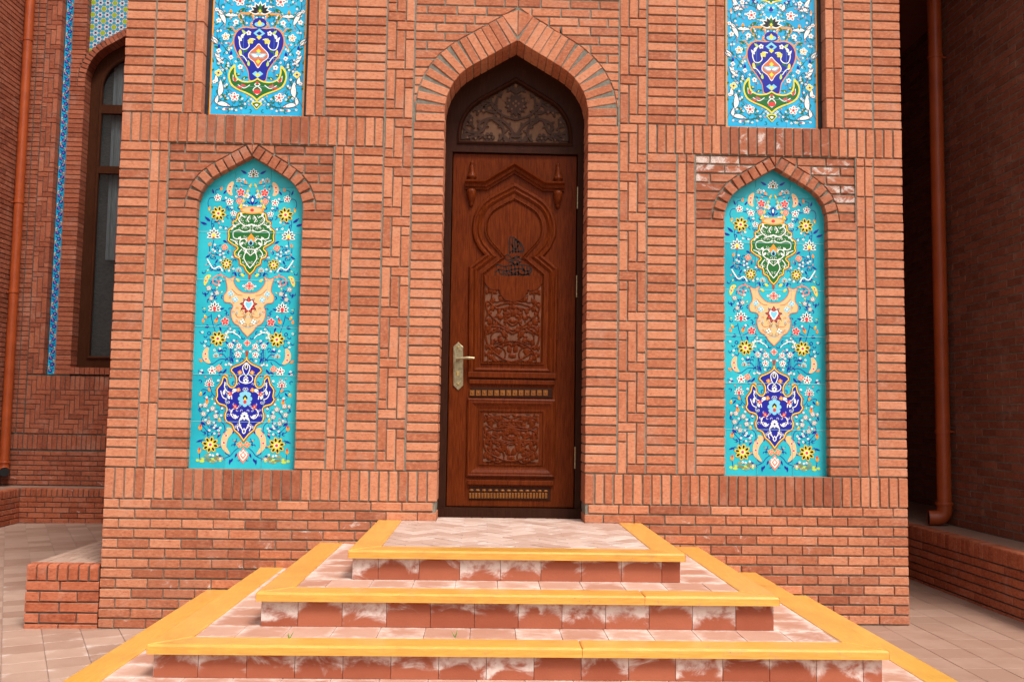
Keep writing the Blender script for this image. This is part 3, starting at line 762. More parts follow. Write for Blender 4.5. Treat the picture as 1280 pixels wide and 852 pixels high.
    for x,y in ((25,690),(45,715)): bud(D,p(x,y),math.radians(40),26*K,YEL,4)
    paisley(D,pl([(205,735),(200,715),(192,695),(178,690)]),20*K,4,YEL)
    # peach medallion
    medal([(0,768),(30,764),(58,742),(72,712),(66,690),(92,700),(112,694),(104,730),(102,758),(116,784),(110,812),(84,818),(72,832),(80,856),(76,890),(62,914),(42,926),(26,950),(0,978)],(PUR,ORG,PCH),(.0045,.0035,0),6)
    D.stroke(smooth(pl([(112,692),(140,686),(166,700),(166,722),(148,732),(140,716),(152,710)]),5),.008,PNK,5)
    for k in range(9):
        q=math.pi/2+2*math.pi*k/9; c=p(0,826); D.fill(leaf(c,q,42*K,20*K),BLK,10,False); D.fill(leaf((c[0]+12*K*math.cos(q),c[1]+12*K*math.sin(q)),q,24*K,11*K),RED,11,False)
    hrt=smooth(pl([(0,852),(14,836),(22,818),(14,804),(0,812),(-14,804),(-22,818),(-14,836)]),4,True); D.fill(hrt,WHT,12,False); D.fill(scale_poly(hrt,.7),LBL,13,False)
    for x,y in ((84,772),(62,800)): flower(D,p(x,y),15*K,4,LBL,WHT,WHT,10)
    for x,y in ((25,905),): flower(D,p(x,y),15*K,4,WHT,GRN,GRN,10)
    for l in ([(30,780),(55,775),(80,750)],[(15,880),(45,885),(60,870)],[(0,930),(18,925),(30,915)]): D.stroke(smooth(pl(l),5),.003,BRN,10)
    lf(70,745,80,26,col=GRN); lf(50,790,20,18,col=GRN)
    # white scrolls
    D.stroke(smooth(pl([(50,968),(70,955),(95,962),(100,985),(118,990),(128,975)]),5),.0075,WHT,4); D.stroke(smooth(pl([(30,985),(45,968),(62,960)]),4),.005,WHT,4)
    D.stroke(smooth(pl([(125,668),(140,645),(165,655),(180,640),(198,610)]),5),.0085,WHT,4); D.stroke(smooth(pl([(135,655),(160,665),(190,650)]),4),.003,BLU,5)
    # blue medallion
    y0=774.6
    medal([(0,y0+296),(10,y0+316),(32,y0+332),(62,y0+346),(72,y0+364),(58,y0+380),(46,y0+402),(48,y0+430),(62,y0+442),(78,y0+428),(84,y0+402),(104,y0+390),(114,y0+424),(132,y0+452),(130,y0+484),(136,y0+500),(120,y0+524),(92,y0+534),(84,y0+550),(92,y0+576),(84,y0+606),(58,y0+622),(46,y0+648),(26,y0+666),(0,y0+702)],(BRN,YEL,lin(215,120,40),BLU),(.008,.0065,.003,0),6)
    D.fill(leaf(p(0,y0+298),math.pi/2,34*K,14*K),BRN,6,False)
    for l in ([(0,y0+325),(16,y0+345),(10,y0+375),(-10,y0+400)],[(0,y0+425),(26,y0+415),(30,y0+395),(12,y0+380)],[(60,y0+500),(66,y0+470),(84,y0+462),(96,y0+440),(92,y0+420)],[(84,y0+500),(102,y0+490),(112,y0+460)],[(30,y0+540),(54,y0+548),(62,y0+570),(46,y0+590),(26,y0+580)],[(0,y0+560),(22,y0+600),(16,y0+630),(0,y0+655)],[(14,y0+620),(30,y0+630),(24,y0+650)],[(40,y0+460),(58,y0+470),(70,y0+490)]):
        D.stroke(smooth(pl(l),5),.0058,WHT,11)
    for x,y,a in ((70,500,60),(96,480,80),(52,575,200),(20,600,120),(60,460,150)): D.fill(leaf(p(x,y0+y),math.radians(a),26*K,12*K,.25),WHT,12)
    for k in range(8):
        q=2*math.pi*k/8; D.fill(ell((p(0,y0+497)[0]+22*K*math.cos(q),p(0,y0+497)[1]+27*K*math.sin(q)),11*K,11*K,8),LBL,11,False)
    D.fill(ell(p(0,y0+497),24*K,28*K),LBL,12,False); D.fill(leaf(p(0,y0+505),math.pi/2,26*K,22*K),BLK,13,False); D.fill(leaf(p(0,y0+505),math.pi/2,15*K,12*K),YEL,14,False); D.fill(ell(p(0,y0+512),8*K,8*K),RED,14,False)
    for x,y,c in ((32,455,ORG),(70,475,RED),(44,535,RED),(28,372,ORG)): flower(D,p(x,y0+y),11*K,4,c,c,YEL,12)
    flower(D,p(0,y0+412),14*K,5,WHT,WHT,BLU,12,sym=False); flower(D,p(0,y0+580),19*K,7,WHT,WHT,BLU,12,sym=False)
    D.fill(leaf(p(0,y0+360),math.pi/2,32*K,16*K),WHT,12,False); D.fill(leaf(p(0,y0+356),math.pi/2,22*K,9*K),BLK,13,False)
    D.fill(leaf(p(0,y0+665),math.pi/2,28*K,18*K),WHT,12,False); D.fill(leaf(p(0,y0+660),math.pi/2,18*K,9*K),BLU,13,False)
    # foot
    flower(D,p(16,1490),17*K,4,PNK,LGR,RED,5)
    dm=pl([(0,1500),(14,1525),(28,1535),(20,1555),(0,1580),(-20,1555),(-28,1535),(-14,1525)]); D.fill(dm,PNK,5,False); D.fill(scale_poly(dm,.72),WHT,6,False); D.fill(scale_poly(dm,.5),PNK,7,False); D.fill(scale_poly(dm,.28),WHT,8,False)
    random.seed(5)
    for k in range(26):
        x=random.uniform(85,210); y=1578-random.uniform(0,16)-(26*math.exp(-((x-110)/16)**2)+26*math.exp(-((x-165)/16)**2))*random.random()
        D.fill(ell(p(x,y),random.uniform(6,12)*K,random.uniform(5,9)*K,8),random.choice((GRY,LGR,lin(165,165,130),lin(120,130,90))),3)
    scatter(D,.305,.06,2.0,900,lambda x,z: z<1.66 or x<.29*max(0,(2.02-z)/.36)**.6,BLU,8,BLU)
    # fine filigree inside the medallions
    rs=random.Random(4)
    for (cx0,ya,yb,wx) in ((0,400,650,80),(0,790,940,90),(0,y0+380,y0+660,95)):
        for k in range(46):
            x=rs.uniform(4,wx); y=rs.uniform(ya,yb); q=p(x,y)
            if not any(inside(m,q[0]+.012,q[1]) and inside(m,q[0],q[1]+.014) and inside(m,q[0],q[1]-.014) for m in D.med): continue
            D.stroke(scroll(q,.010,.003,rs.uniform(0,6),rs.choice((-.8,.8)),9),.0024,WHT if ya!=790 else rs.choice((BRN,GRN,LBL)),10)
    # white joints of the tile grid
    zt=[V(y) for y in (480,707,929.6,1157.6,1381.6)]
    for z in zt: D.stroke([(0,z),(.352,z)],.0026,lin(150,200,200),16)
    for a in (.122,): D.stroke([(a,0),(a,1.98)],.002,lin(110,190,195),16)
    return D,zt

def upper_ornament():
    D=Draw(); K=.00127; zb=Z2T
    def V(y): return on_y(963,y/5.014,.085).z-zb
    def p(x,y): return (x*K,V(y))
    def pl(l): return [p(*q) for q in l]
    def lf(x,y,a,L_,col=GRN,W_=None): D.fill(leaf(p(x,y),math.radians(a),L_*K,(W_ or L_*.36)*K,.15),col,2)
    DK=lin(45,55,85)
    for l,wd in (([(45,695),(75,735),(130,752),(190,735),(212,700),(205,650),(175,590),(172,540),(200,495),(185,455)],.0055),([(185,450),(160,470),(140,500),(150,440),(190,380),(225,330),(222,280),(180,220)],.004),([(180,220),(200,180),(225,130),(215,60),(180,10),(120,25)],.005),([(60,70),(110,40),(170,30)],.004),([(205,640),(150,645),(120,690)],.003),([(225,130),(245,110),(255,100)],.0025),([(90,520),(92,560),(80,585)],.003),([(220,690),(245,740),(250,770)],.003),([(130,752),(180,768),(220,760)],.003),([(222,280),(250,290),(250,360)],.003),([(150,230),(130,250)],.003)):
        D.stroke(smooth(pl(l),6),wd,DK if wd>.0035 else lin(110,50,60),1)
    def wleaf(c,a,L_,W_,b=.3):
        q=leaf(p(*c),math.radians(a),L_*K,W_*K,b); D.fill(q,WHT,4); D.stroke(q,.0042,DK,5,closed=True)
    for c,a,L_,W_,b in (((205,690),110,95,32,-.3),((215,735),170,75,28,.35),((215,735),80,50,22,.3),((205,480),75,60,26,-.3),((190,480),20,50,24,.3),((185,245),75,100,26,-.25),((190,190),165,75,24,.3),((195,180),20,45,22,.3),((225,370),70,55,24,-.2),((225,360),20,40,20,.2),((215,605),60,45,24,.3),((215,60),170,60,24,.3),((205,80),120,50,24,.2),((60,70),60,45,24,.2),((195,45),80,60,24,-.3)): wleaf(c,a,L_,W_,b)
    for x,y,a,L_ in ((255,330,-60,50),(258,420,80,45),(262,440,-80,40),(245,300,60,40),(240,380,200,30),(250,560,70,40),(250,600,-60,36),(240,640,60,34),(245,160,40,40),(240,230,-30,34),(250,40,50,36),(80,140,-40,50),(150,520,30,40),(85,575,160,36),(95,560,20,36),(75,705,40,36),(150,700,-30,34),(245,720,30,34),(250,780,-20,36),(170,690,20,30),(170,640,120,30),(150,330,60,30),(170,380,-120,30),(240,480,60,30),(95,690,-150,30),(235,520,-40,28)): lf(x,y,a,L_)
    for x,y,r,c in ((180,320,24,ORG),(110,100,30,RED),(120,690,28,RED),(128,228,17,RED),(222,222,16,PNK),(95,505,16,RED),(234,155,12,RED),(232,600,12,RED),(162,20,16,RED)): flower(D,p(x,y),r*K,5,WHT,WHT,c,5,seed=c if r>20 else None)
    for x,y in ((148,440),(215,400)):
        bud(D,p(x,y-5),math.pi/2,30*K,BLU,4); flower(D,p(x,y+8),14*K,4,WHT,WHT,RED,5)
    flower(D,p(212,545),22*K,4,YEL,WHT,BLU,5); bud(D,p(185,770),math.radians(170),30*K,WHT,5,tip=RED); bud(D,p(158,150),math.radians(-90),34*K,ORG,5,tip=GRN); bud(D,p(225,62),math.radians(-90),26*K,ORG,5)
    # lotus on the vase
    for k,q in enumerate((-1.5,-1.0,-.5,0,.5,1.0,1.5)):
        a=math.pi/2+q; c=p(0,165); q1=leaf(c,a,60*K,26*K); D.fill(scale_poly(q1,1.15),WHT,6,False); D.fill(scale_poly(q1,.72),BLK if k!=3 else GRN,7,False)
    D.fill(leaf(p(0,172),math.pi/2,34*K,26*K),GRN,8,False); D.fill(leaf(p(0,168),math.pi/2,20*K,14*K),YEL,9,False)
    D.fill(leaf(p(0,80),math.pi/2,34*K,22*K),BLU,4,False)
    top=pl([(0,30),(30,12),(60,4),(95,-30),(60,-60),(0,-70)]); D.fill(smooth(top,4)+[(-a,b) for a,b in smooth(top,4)[::-1]],YEL,4,False); D.fill(scale_poly(smooth(top,4)+[(-a,b) for a,b in smooth(top,4)[::-1]],.8),GRN,5,False)
    for x,y,a in ((70,15,-20),(110,5,200),(140,15,-30)): lf(x,y,a,40,BLU)
    # vase
    hb=[(0,262),(40,268),(75,262),(112,282),(132,325),(130,375),(108,430),(76,480),(52,525),(40,585),(0,585)]
    sm=smooth(pl(hb),4); full=sm+[(-a,b) for a,b in sm[::-1]]
    vz=scale_poly(full,1.05); D.fill(scale_poly(full,1.05),ORG,5,False); D.fill(full,BLU,6,False)
    for l in ([(15,178),(60,172),(105,176),(112,200),(92,225),(84,265)],[(45,180),(30,215),(48,240),(30,262)],[(112,270),(128,290),(150,260),(170,280)],[(128,330),(150,370),(160,378)]): D.stroke(smooth(pl(l),5),.0085,ORG,5)
    D.fill(pl([(0,172),(108,174),(95,182),(0,184)]),ORG,6)
    for x,y,a in ((100,215,80),(80,250,70),(150,275,20),(60,200,120)): D.fill(leaf(p(x,y),math.radians(a),34*K,14*K),GRN,6); 
    D.fill(ell(p(0,232),38*K,30*K,14),BLU,6,False); D.fill(ell(p(0,240),28*K,14*K,12),LBL,7,False); D.fill(leaf(p(0,250),math.pi/2,34*K,22*K),YEL,8,False)
    D.fill(ell(p(0,295),32*K,26*K,4),LBL,7,False); D.fill(ell(p(0,320),14*K,14*K,4),YEL,8,False); D.fill(ell(p(0,296),16*K,12*K,4),BLU,8,False)
    for l in ([(85,320),(105,345),(95,390),(70,395),(52,375),(58,350)],[(20,335),(40,330),(60,345)],[(60,470),(80,440),(105,425)]): D.stroke(smooth(pl(l),5),.0065,WHT,8)
    for x,y,a,c in ((92,345,40,WHT),(98,325,120,WHT),(60,390,-60,GRN),(95,440,80,LGR),(48,500,70,LGR),(70,300,30,LGR)): D.fill(leaf(p(x,y),math.radians(a),34*K,15*K,.2),c,8)
    flower(D,p(57,295),15*K,5,WHT,WHT,RED,8); flower(D,p(45,345),18*K,5,YEL,LGR,ORG,8); D.fill(ell(p(100,412),7*K,14*K,8),YEL,9)
    dm=smooth(pl([(0,350),(22,375),(58,415),(58,450),(25,480),(0,520),(-25,480),(-58,450),(-58,415),(-22,375)]),3,True)
    D.fill(scale_poly(dm,.9),WHT,9,False); dm=scale_poly(dm,.82); D.fill(dm,lin(205,110,75),10,False)
    for x in (18,): D.fill(leaf(p(2,440),math.radians(20),46*K,24*K),LBL,11); D.fill(leaf(p(2,440),math.radians(20),36*K,14*K),WHT,12)
    D.fill(ell(p(0,405),13*K,13*K,4),YEL,12,False); D.fill(ell(p(0,470),13*K,13*K,4),YEL,12,False); D.fill(ell(p(0,425),18*K,10*K,8),LBL,11,False)
    D.fill(ell(p(0,545),30*K,24*K,4),LBL,8,False); D.fill(ell(p(0,552),13*K,12*K,4),YEL,9,False); D.fill(ell(p(0,525),14*K,14*K,4),BLU,9,False)
    # green bowl
    bw=smooth(pl([(0,570),(30,588),(75,592),(110,570),(120,530),(124,490),(150,520),(158,570),(140,622),(100,650),(60,668),(25,690),(0,715)]),4); full=bw+[(-a,b) for a,b in bw[::-1][1:]]
    D.fill(full,YEL,9,False)
    ib=smooth(pl([(0,580),(30,597),(75,600),(115,578),(128,540),(128,510),(146,535),(150,570),(134,614),(98,642),(56,660),(22,680),(0,702)]),4); D.fill(ib+[(-a,b) for a,b in ib[::-1][1:]],GRN,10,False)
    for l in ([(132,555),(128,590),(105,585)],[(40,615),(70,635),(105,615)],[(0,620),(22,645),(0,675)],[(0,600),(14,612),(0,622)]): D.stroke(smooth(pl(l),4),.006,WHT,11)
    for x,y,a in ((115,600,60),(60,625,20),(80,632,0)): D.fill(leaf(p(x,y),math.radians(a),34*K,12*K),RED,12)
    D.fill(ell(p(0,655),22*K,14*K,8),RED,11,False); D.fill(ell(p(0,600),9*K,7*K,8),RED,12,False)
    ht=smooth(pl([(0,718),(26,728),(12,748),(0,762),(-12,748),(-26,728)]),3,True); D.fill(scale_poly(ht,1.15),YEL,9,False); D.fill(scale_poly(ht,.85),GRN,10,False); D.fill(scale_poly(ht,.4),WHT,11,False)
    D.med+= [[(a*1.05,b) for a,b in full]]; D.med.append(vz)
    scatter(D,.285,.05,1.0,700,lambda x,z:True,lin(60,50,80),9,GRN)
    # orange rim
    for a in (.314,): D.fill([(a,.012),(a+.0105,.012),(a+.0105,1.38),(a,1.38)],ORG,3)
    D.fill([(0,.012),(.324,.012),(.324,.021),(0,.021)],ORG,3)
    zt=[V(y) for y in (625,450,265,75)]
    for z in zt: D.stroke([(0,z),(.32,z)],.0014,lin(150,205,225),16)
    for a in (.105,): D.stroke([(a,0),(a,1.38)],.0011,lin(110,190,220),16)
    return D,zt
LO,loz=lower_ornament(); UP,upz=upper_ornament()
lo_me=LO.mb.mesh('painted_pattern',M['paint']); up_me=UP.mb.mesh('painted_pattern',M['paint'])
random.seed(21)
side={-1:'handle',1:'hinge'}
for sgn in (-1,1):
    c=sgn*PC
    t=thing('tile_panel','arched turquoise tile panel with three medallions on the %s side of the door'%side[sgn],'tile panel',(c,.07,Z1T),'arched tile panels beside the door')
    TPc=Pieces(); fr=Frame((c,.07,Z1T),(1,0,0),(0,0,1))
    zz=[.0]+sorted(loz)+[ (2.02)]
    zz=[0]+sorted(loz)+[sorted(loz)[-1]+.315]+[2.3]
    out=[(a,ZP-Z1T+b) for a,b in PA.pts(.012)]; out=[(-PW-.012,-.02)]+out+[(-a,b) for a,b in out[::-1][1:]]+[(PW+.012,-.02)]
    for i in range(len(zz)-1):
        for u,v in ((-PW-.012,-.122),(-.122,.122),(.122,PW+.012)):
            q=clip_rect(out[::-1] if area(out)<0 else out,u+.0006,v-.0006,zz[i]+.0006 if i else -.02,zz[i+1]-.0006)
            if q and abs(area(q))>.001: TPc.add('tile','turq',fr,q,t,depth=.012,ch=.001,jit=.0002)
    TPc.finish('tile_rest')
    link('painted_pattern',lo_me,t,(c,.0692,Z1T))
    bb=MB(); bb.box(c-PW-.02,c+PW+.02,.083,.26,Z1T-.03,ZP+.42); bb.build('backing',M['mortar'],t)
    t=thing('tile_panel','tall sky blue vase tile panel with black edging above the %s side arched panel'%side[sgn],'tile panel',(c,.085,Z2T),'vase tile panels above the arched panels')
    TPc=Pieces(); fr=Frame((c,.085,Z2T),(1,0,0),(0,0,1)); dz=upz[1]-upz[0]; zz=[-.01]+sorted(upz)+[sorted(upz)[-1]+k*.2 for k in range(1,5)]
    for i in range(len(zz)-1):
        for u,v in ((-.325,-.105),(-.105,.105),(.105,.325)): TPc.rect('tile','sky_tile',fr,u+.0006,v-.0006,zz[i]+.0006,zz[i+1]-.0006,t,depth=.012,ch=.001,jit=.0002)
        for u,v in ((-.365,-.3265),(.3265,.365)): TPc.rect('border_tile','black',fr,u,v,zz[i]+.0006,zz[i+1]-.0006,t,d=-.002,depth=.014,ch=.001,jit=.0002)
    TPc.finish('tile_rest')
    link('painted_pattern',up_me,t,(c,.0842,Z2T))
    bb=MB(); bb.box(c-PW-.02,c+PW+.02,.098,.26,Z2T-.01,ZTOP); bb.build('backing',M['mortar'],t)

# ============================================================ door
DY=.285
door=thing('carved_door','carved dark wooden door with keyhole moulding, brass handle and pointed carved transom in brick arch','door',(0,DY,.686))
def dp(x,y,Y=DY): v=on_y(x,y,Y); return (v.x,v.z)
LX0,LX1,LZ0,LZ1=-.438,.446,.752,3.238; LC=.004
def sweep(mb, path, prof, y, closed=False):
    """prof: list of (offset along left normal, height towards the viewer)"""
    n=len(path); rows=[]
    for i in range(n):
        p=Vector(path[i])
        a=Vector(path[i-1]) if (i or closed) else None; b=Vector(path[(i+1)%n]) if (i<n-1 or closed) else None
        t0=(p-a).normalized() if a is not None else (b-p).normalized(); t1=(b-p).normalized() if b is not None else t0
        n0=Vector((-t0.y,t0.x)); n1=Vector((-t1.y,t1.x)); m=(n0+n1); m=m/max(m.dot(n0),.35) if m.length>1e-6 else n0
        m=m*(1.0) if True else m
        rows.append([(p.x+m.x*o,y-h,p.y+m.y*o) for o,h in prof])
    k=len(prof); vs=[v for r in rows for v in r]
    fs=[(i*k+j,i*k+j+1,((i+1)%n)*k+j+1,((i+1)%n)*k+j) for i in range(n if closed else n-1) for j in range(k-1)]
    mb.add(vs,fs)
    if not closed:
        mb.add(rows[0],[tuple(range(k))]); mb.add(rows[-1],[tuple(range(k))[::-1]])
def ribbon(mb,pts,wd,h,y,taper=False):
    n=len(pts); prof=[(-.5,0),(-.42,.75),(0,1),(.42,.75),(.5,0)]; rows=[]
    for i in range(n):
        a=Vector(pts[max(0,i-1)]);b=Vector(pts[min(n-1,i+1)]); t=(b-a).normalized() if (b-a).length>1e-9 else Vector((1,0)); nn=Vector((-t.y,t.x)); p=Vector(pts[i])
        s_=wd*((1-.7*i/(n-1)) if taper else 1)
        rows.append([(p.x+nn.x*o*s_,y-hh*h,p.y+nn.y*o*s_) for o,hh in prof])
    mb.add([v for r in rows for v in r],[(i*5+j,i*5+j+1,(i+1)*5+j+1,(i+1)*5+j) for i in range(n-1) for j in range(4)],smooth=True)
def dome(mb,poly,h,y):
    n=len(poly); c=(sum(a for a,_ in poly)/n,sum(b for _,b in poly)/n); q=scale_poly(poly,.62,c)
    vs=[(a,y,b) for a,b in poly]+[(a,y-h*.8,b) for a,b in q]+[(c[0],y-h,c[1])]
    s_=1 if area(poly)>0 else -1
    fs=[(i,(i+1)%n,n+(i+1)%n,n+i) for i in range(n)]+[(n+i,n+(i+1)%n,2*n) for i in range(n)]
    mb.add(vs,[f if s_>0 else f[::-1] for f in fs],smooth=True)
SK=[0]
def slab(mb,poly,h,y,ch=.0015):
    SK[0]+=1; h+=(SK[0]%23)*.00006
    if area(poly)<0: poly=poly[::-1]
    n=len(poly); q=poly
    vs=[(a,y,b) for a,b in poly]+[(a,y-h,b) for a,b in q]
    top=[tuple(n+i for i in (t if area([poly[i] for i in t])>0 else t[::-1])) for t in tess([[Vector((a,b,0)) for a,b in poly]])]
    mb.add(vs,[(i,(i+1)%n,n+(i+1)%n,n+i) for i in range(n)]+top)
def mir(pts,c=LC): return [(2*c-a,b) for a,b in pts]
# frame
fm=MB(); FY=.262
fo=[(-XD-.02,.69)]+[(a-.012 if a<-.001 else a,ZS+b+.006) for a,b in DA.pts(.0)]
fo=fo+[(-a,b) for a,b in fo[::-1][1:]]
def half(pts): return [q for q in pts if q[0]<=1e-6]
L_in=LX0+.0; 
fm.prism([(-XD-.02,.69),(LX0-.004,.69),(LX0-.004,LZ1+.004),(-XD-.02,LZ1+.004)],FY,.37)
fm.prism([(LX1+.004,.69),(XD+.02,.69),(XD+.02,LZ1+.004),(LX1+.004,LZ1+.004)],FY,.37)
TB=3.302; TAp=3.79
TA=Arch(.408,.40); TZ=TAp-.40
ti=[(a,TZ+b) for a,b in TA.pts(0)]
oa=[(a*1.02,ZS+b+.01) for a,b in DA.pts(0)]
poly=[(-XD-.02,LZ1+.005),(-XD-.02,ZS)]+oa+[(0,TAp)]+ti[::-1][1:]+[(-.408,TB),(0,TB),(0,LZ1+.005)]
fm.prism(poly,FY,.37); fm.prism([(-a,b) for a,b in poly][::-1],FY,.37)
fm.build('door_frame',M['door_dark'],door)
th_=MB(); th_.box(-XD-.01,XD+.01,.235,.375,.68,.748); th_.build('threshold',M['door_dark'],door)
# leaf
lfm=MB(); vs,fs=piece_geo([(LX0,LZ0),(LX1,LZ0),(LX1,LZ1),(LX0,LZ1)],.07,.006,2); lfm.add([(a,DY+d,b) for a,d,b in vs],fs)
leafo=lfm.build('door_leaf',M['door'],door)
def key_half(pts): return [dp(*q) for q in pts]
def sym_path(l):
    L_=[dp(*q) for q in l]; R_=mir(L_)[::-1]
    return L_,R_
# pediment moulding
ped=[dp(581.5,236.5),dp(608.5,237),dp(643,216.5)]; full=ped+mir(ped[:-1])[::-1]; full=[(a,b) for a,b in full]
mz=MB(); sweep(mz,full,[(-.006,0),(-.004,.016),(.010,.018),(.014,.03),(.032,.034),(.046,.054),(.058,.056),(.060,0)],DY); mz.build('pediment_moulding',M['door'],leafo)
# keyhole moulding
kh=[dp(584.8,470),dp(586.2,333.5),dp(605,319)]
arc=smooth([dp(605,319),dp(597,309),dp(591.2,295),dp(590.6,281),dp(594.5,266),dp(604,252),dp(620,241.5),dp(632,235.5),dp(643,229.5)],4)
kh=kh[:-1]+arc; kfull=kh+mir(kh[:-1])[::-1]
kz=MB(); prof=[(.004,0),(0,.006),(-.006,.018),(-.018,.02),(-.026,.012),(-.034,.010),(-.046,.018),(-.062,.006),(-.066,-.002)]
sweep(kz,kfull,prof,DY,closed=True); kz.build('keyhole_moulding',M['door'],leafo)
def inset(path,o):
    n=len(path); out=[]
    for i in range(n):
        a,p,b=Vector(path[i-1]),Vector(path[i]),Vector(path[(i+1)%n]); t0=(p-a).normalized();t1=(b-p).normalized()
        n0=Vector((-t0.y,t0.x));n1=Vector((-t1.y,t1.x)); m=n0+n1; m=m/max(m.dot(n0),.35); out.append((p.x+m.x*o,p.y+m.y*o))
    return out
inn=inset(kfull,-.058)
ip=MB(); slab(ip,inset(kfull,-.064),.004,DY); ip.build('raised_panel',M['door'],leafo)
hb_=[q for q in inset(kfull,-.092)[:len(kh)] if q[0]<LC-.004]; ap_=(LC,hb_[-1][1]+(LC-hb_[-1][0])*.6); bead=hb_+[ap_]+mir(hb_)[::-1]
iz=MB(); sweep(iz,bead,[(.004,0),(.002,.014),(-.005,.015),(-.008,.006),(-.013,.012),(-.017,.003)],DY,closed=True); iz.build('inner_bead',M['door'],leafo)
# carved field: scrolls
def carve(name, x0,x1,y0,y1, parent, top_lobe=False):
    a=dp(x0,y1); b=dp(x1,y0); cx=LC; hw=(b[0]-a[0])/2; z0,z1=a[1],b[1]; Hh=z1-z0
    bkg=MB(); slab(bkg,[(cx-hw,z0),(cx+hw,z0),(cx+hw,z1),(cx-hw,z1)],.0055,DY); f=bkg.build('carved_ground',M['door_carve'],parent)
    mb=MB(); Y=DY-.005
    def q(u,v): return (u*hw,z0+v*Hh)
    def add(l,wd=.014): 
        sp=smooth([q(*k) for k in l],6)
        for sg in (1,-1): ribbon(mb,[(cx+sg*a_,b_) for a_,b_ in sp],wd,.009,Y)
    def lfs(u,v,ang,L_,W_,bend=.25):
        po=leaf(q(u,v),math.radians(ang),L_*1.25,W_*1.45,bend)
        po=[(min(max(a_,-hw+.002),hw-.002),min(max(b_,z0+.002),z1-.002)) for a_,b_ in po]
        for sg in (1,-1): dome(mb,[(cx+sg*a_,b_) for a_,b_ in po],.009,Y)
    def sp(u,v,r0,r1,a0,turn,wd=.013):
        c=q(u,v); pts=scroll(c,r0,r1,math.radians(a0),turn,16)
        for sg in (1,-1): ribbon(mb,[(cx+sg*a_,b_) for a_,b_ in pts],wd,.009,Y,True)
    r=hw*.34
    for (u,v,a0,t) in ((.55,.80,200,-1.3),(.52,.52,120,1.3),(.55,.30,200,-1.3),(.5,.10,60,1.2)):
        sp(u,v,r,r*.2,a0,t); 
        for k in range(6): lfs(u+.34*math.cos(k*1.05+a0/57)*1.0,v+.34*hw/Hh*math.sin(k*1.05+a0/57),k*60+a0,hw*.26,hw*.13)
        lfs(u,v,a0,hw*.22,hw*.16)
    add([(0,.02),(.35,.06),(.85,.2),(.95,.42),(.5,.44),(0,.36)]); add([(0,.40),(.4,.46),(.9,.62),(.92,.75),(.55,.66),(0,.70)])
    add([(0,.74),(.35,.72),(.8,.66),(.95,.55)]); add([(.12,.62),(.3,.56),(.12,.48),(0,.46)]); add([(.95,.98),(.7,.92),(.3,.96),(0,.88)])
    for u,v,a0 in ((.0,.56,60),(.0,.56,120),(.85,.9,200),(.9,.1,140),(.2,.2,70),(.25,.84,30),(.9,.36,100),(.15,.32,20),(.2,.66,150),(.75,.45,60),(.8,.7,100),(.35,.14,10),(.05,.12,60),(.65,.05,20),(.4,.92,-20)): lfs(u,v,a0,hw*.28,hw*.15)
    rs=random.Random(3)
    for k in range(46): lfs(rs.uniform(.03,.95),rs.uniform(.03,.97),rs.uniform(0,360),hw*rs.uniform(.14,.24),hw*rs.uniform(.08,.13))
    if not top_lobe:
        add([(-.85,1.0),(-.45,.82),(0,.76)],.008)
    mb.build('carving',M['door'],f)
    if top_lobe:
        mb=MB(); arc_=[q(.88*math.sin(k*math.pi/24),.0+.27*math.cos(k*math.pi/24)) for k in range(13)]
        for sg in (1,-1): ribbon(mb,[(cx+sg*a_,b_) for a_,b_ in arc_],.009,.013,Y)
        # smooth lobed apron that covers the top of the carving
        lo=[dp(605.6,352),dp(611,359.5),dp(618.5,362.5),dp(624,361.5),dp(626.5,369),dp(632,374.5),dp(641,377)]
        lo=smooth(lo,4); poly=lo+mir(lo[:-1])[::-1]+[dp(676,345),dp(606,345)]
        slab(mb,poly,.0145,DY); ribbon(mb,lo+mir(lo[:-1])[::-1],.006,.017,DY); mb.build('lobed_apron',M['door'],f)
carve('upper',605.5,676.5,352,453.5,leafo,True); carve('lower',603.6,673.4,517.5,576.5,leafo)
# straight mouldings and lower panel
def bar(name,x0,x1,y0,y1,h,mat='door',parent=leafo,ch=.004):
    a=dp(x0,y1); b=dp(x1,y0); c=(a[0]+b[0])/2; hw=(b[0]-a[0])/2; a=(LC-hw,a[1]); b=(LC+hw,b[1])
    mb=MB(); vs,fs=piece_geo([(a[0],a[1]),(b[0],a[1]),(b[0],b[1]),(a[0],b[1])],h,ch,2); mb.add([(u,DY-h+d,v) for u,d,v in vs],fs); return mb.build(name,M[mat],parent)
bar('rail_moulding',584,694,466.5,471.5,.03); bar('rail_moulding',586,692.5,475.5,479.5,.022)
st_=bar('dentil_strip',587.8,690,485.5,496,.008,'door_dark')
a0,a1=587.8,690; n=13
for k in range(n):
    x=a0+1.5+(a1-a0-3)*k/n; a=dp(x,494.5); b=dp(x+(a1-a0-3)/n*.78,487.5); mb=MB(); vs,fs=piece_geo([(a[0]-.012,a[1]),(b[0]-.012,a[1]),(b[0]-.012,b[1]),(a[0]-.012,b[1])],.005,.002); mb.add([(u,DY-.0125+d,v) for u,d,v in vs],fs)
    cx_=(a[0]+b[0])/2-.012; cz_=(a[1]+b[1])/2; dome(mb,ell((cx_,cz_),.006,.009,8),.005,DY-.0125); mb.build('gilt_block',M['gilt'],st_)
bl=[dp(582.8,595),dp(582.8,497.5)]; a=bl[0]; b=bl[1]; rect=[(a[0],a[1]),(a[0],b[1]),(2*LC-a[0],b[1]),(2*LC-a[0],a[1])]
mb=MB(); sweep(mb,rect,[(.003,0),(0,.014),(-.01,.02),(-.018,.016),(-.03,.018),(-.05,.008),(-.064,.004),(-.068,-.002)],DY,closed=True); mb.build('panel_moulding',M['door'],leafo)
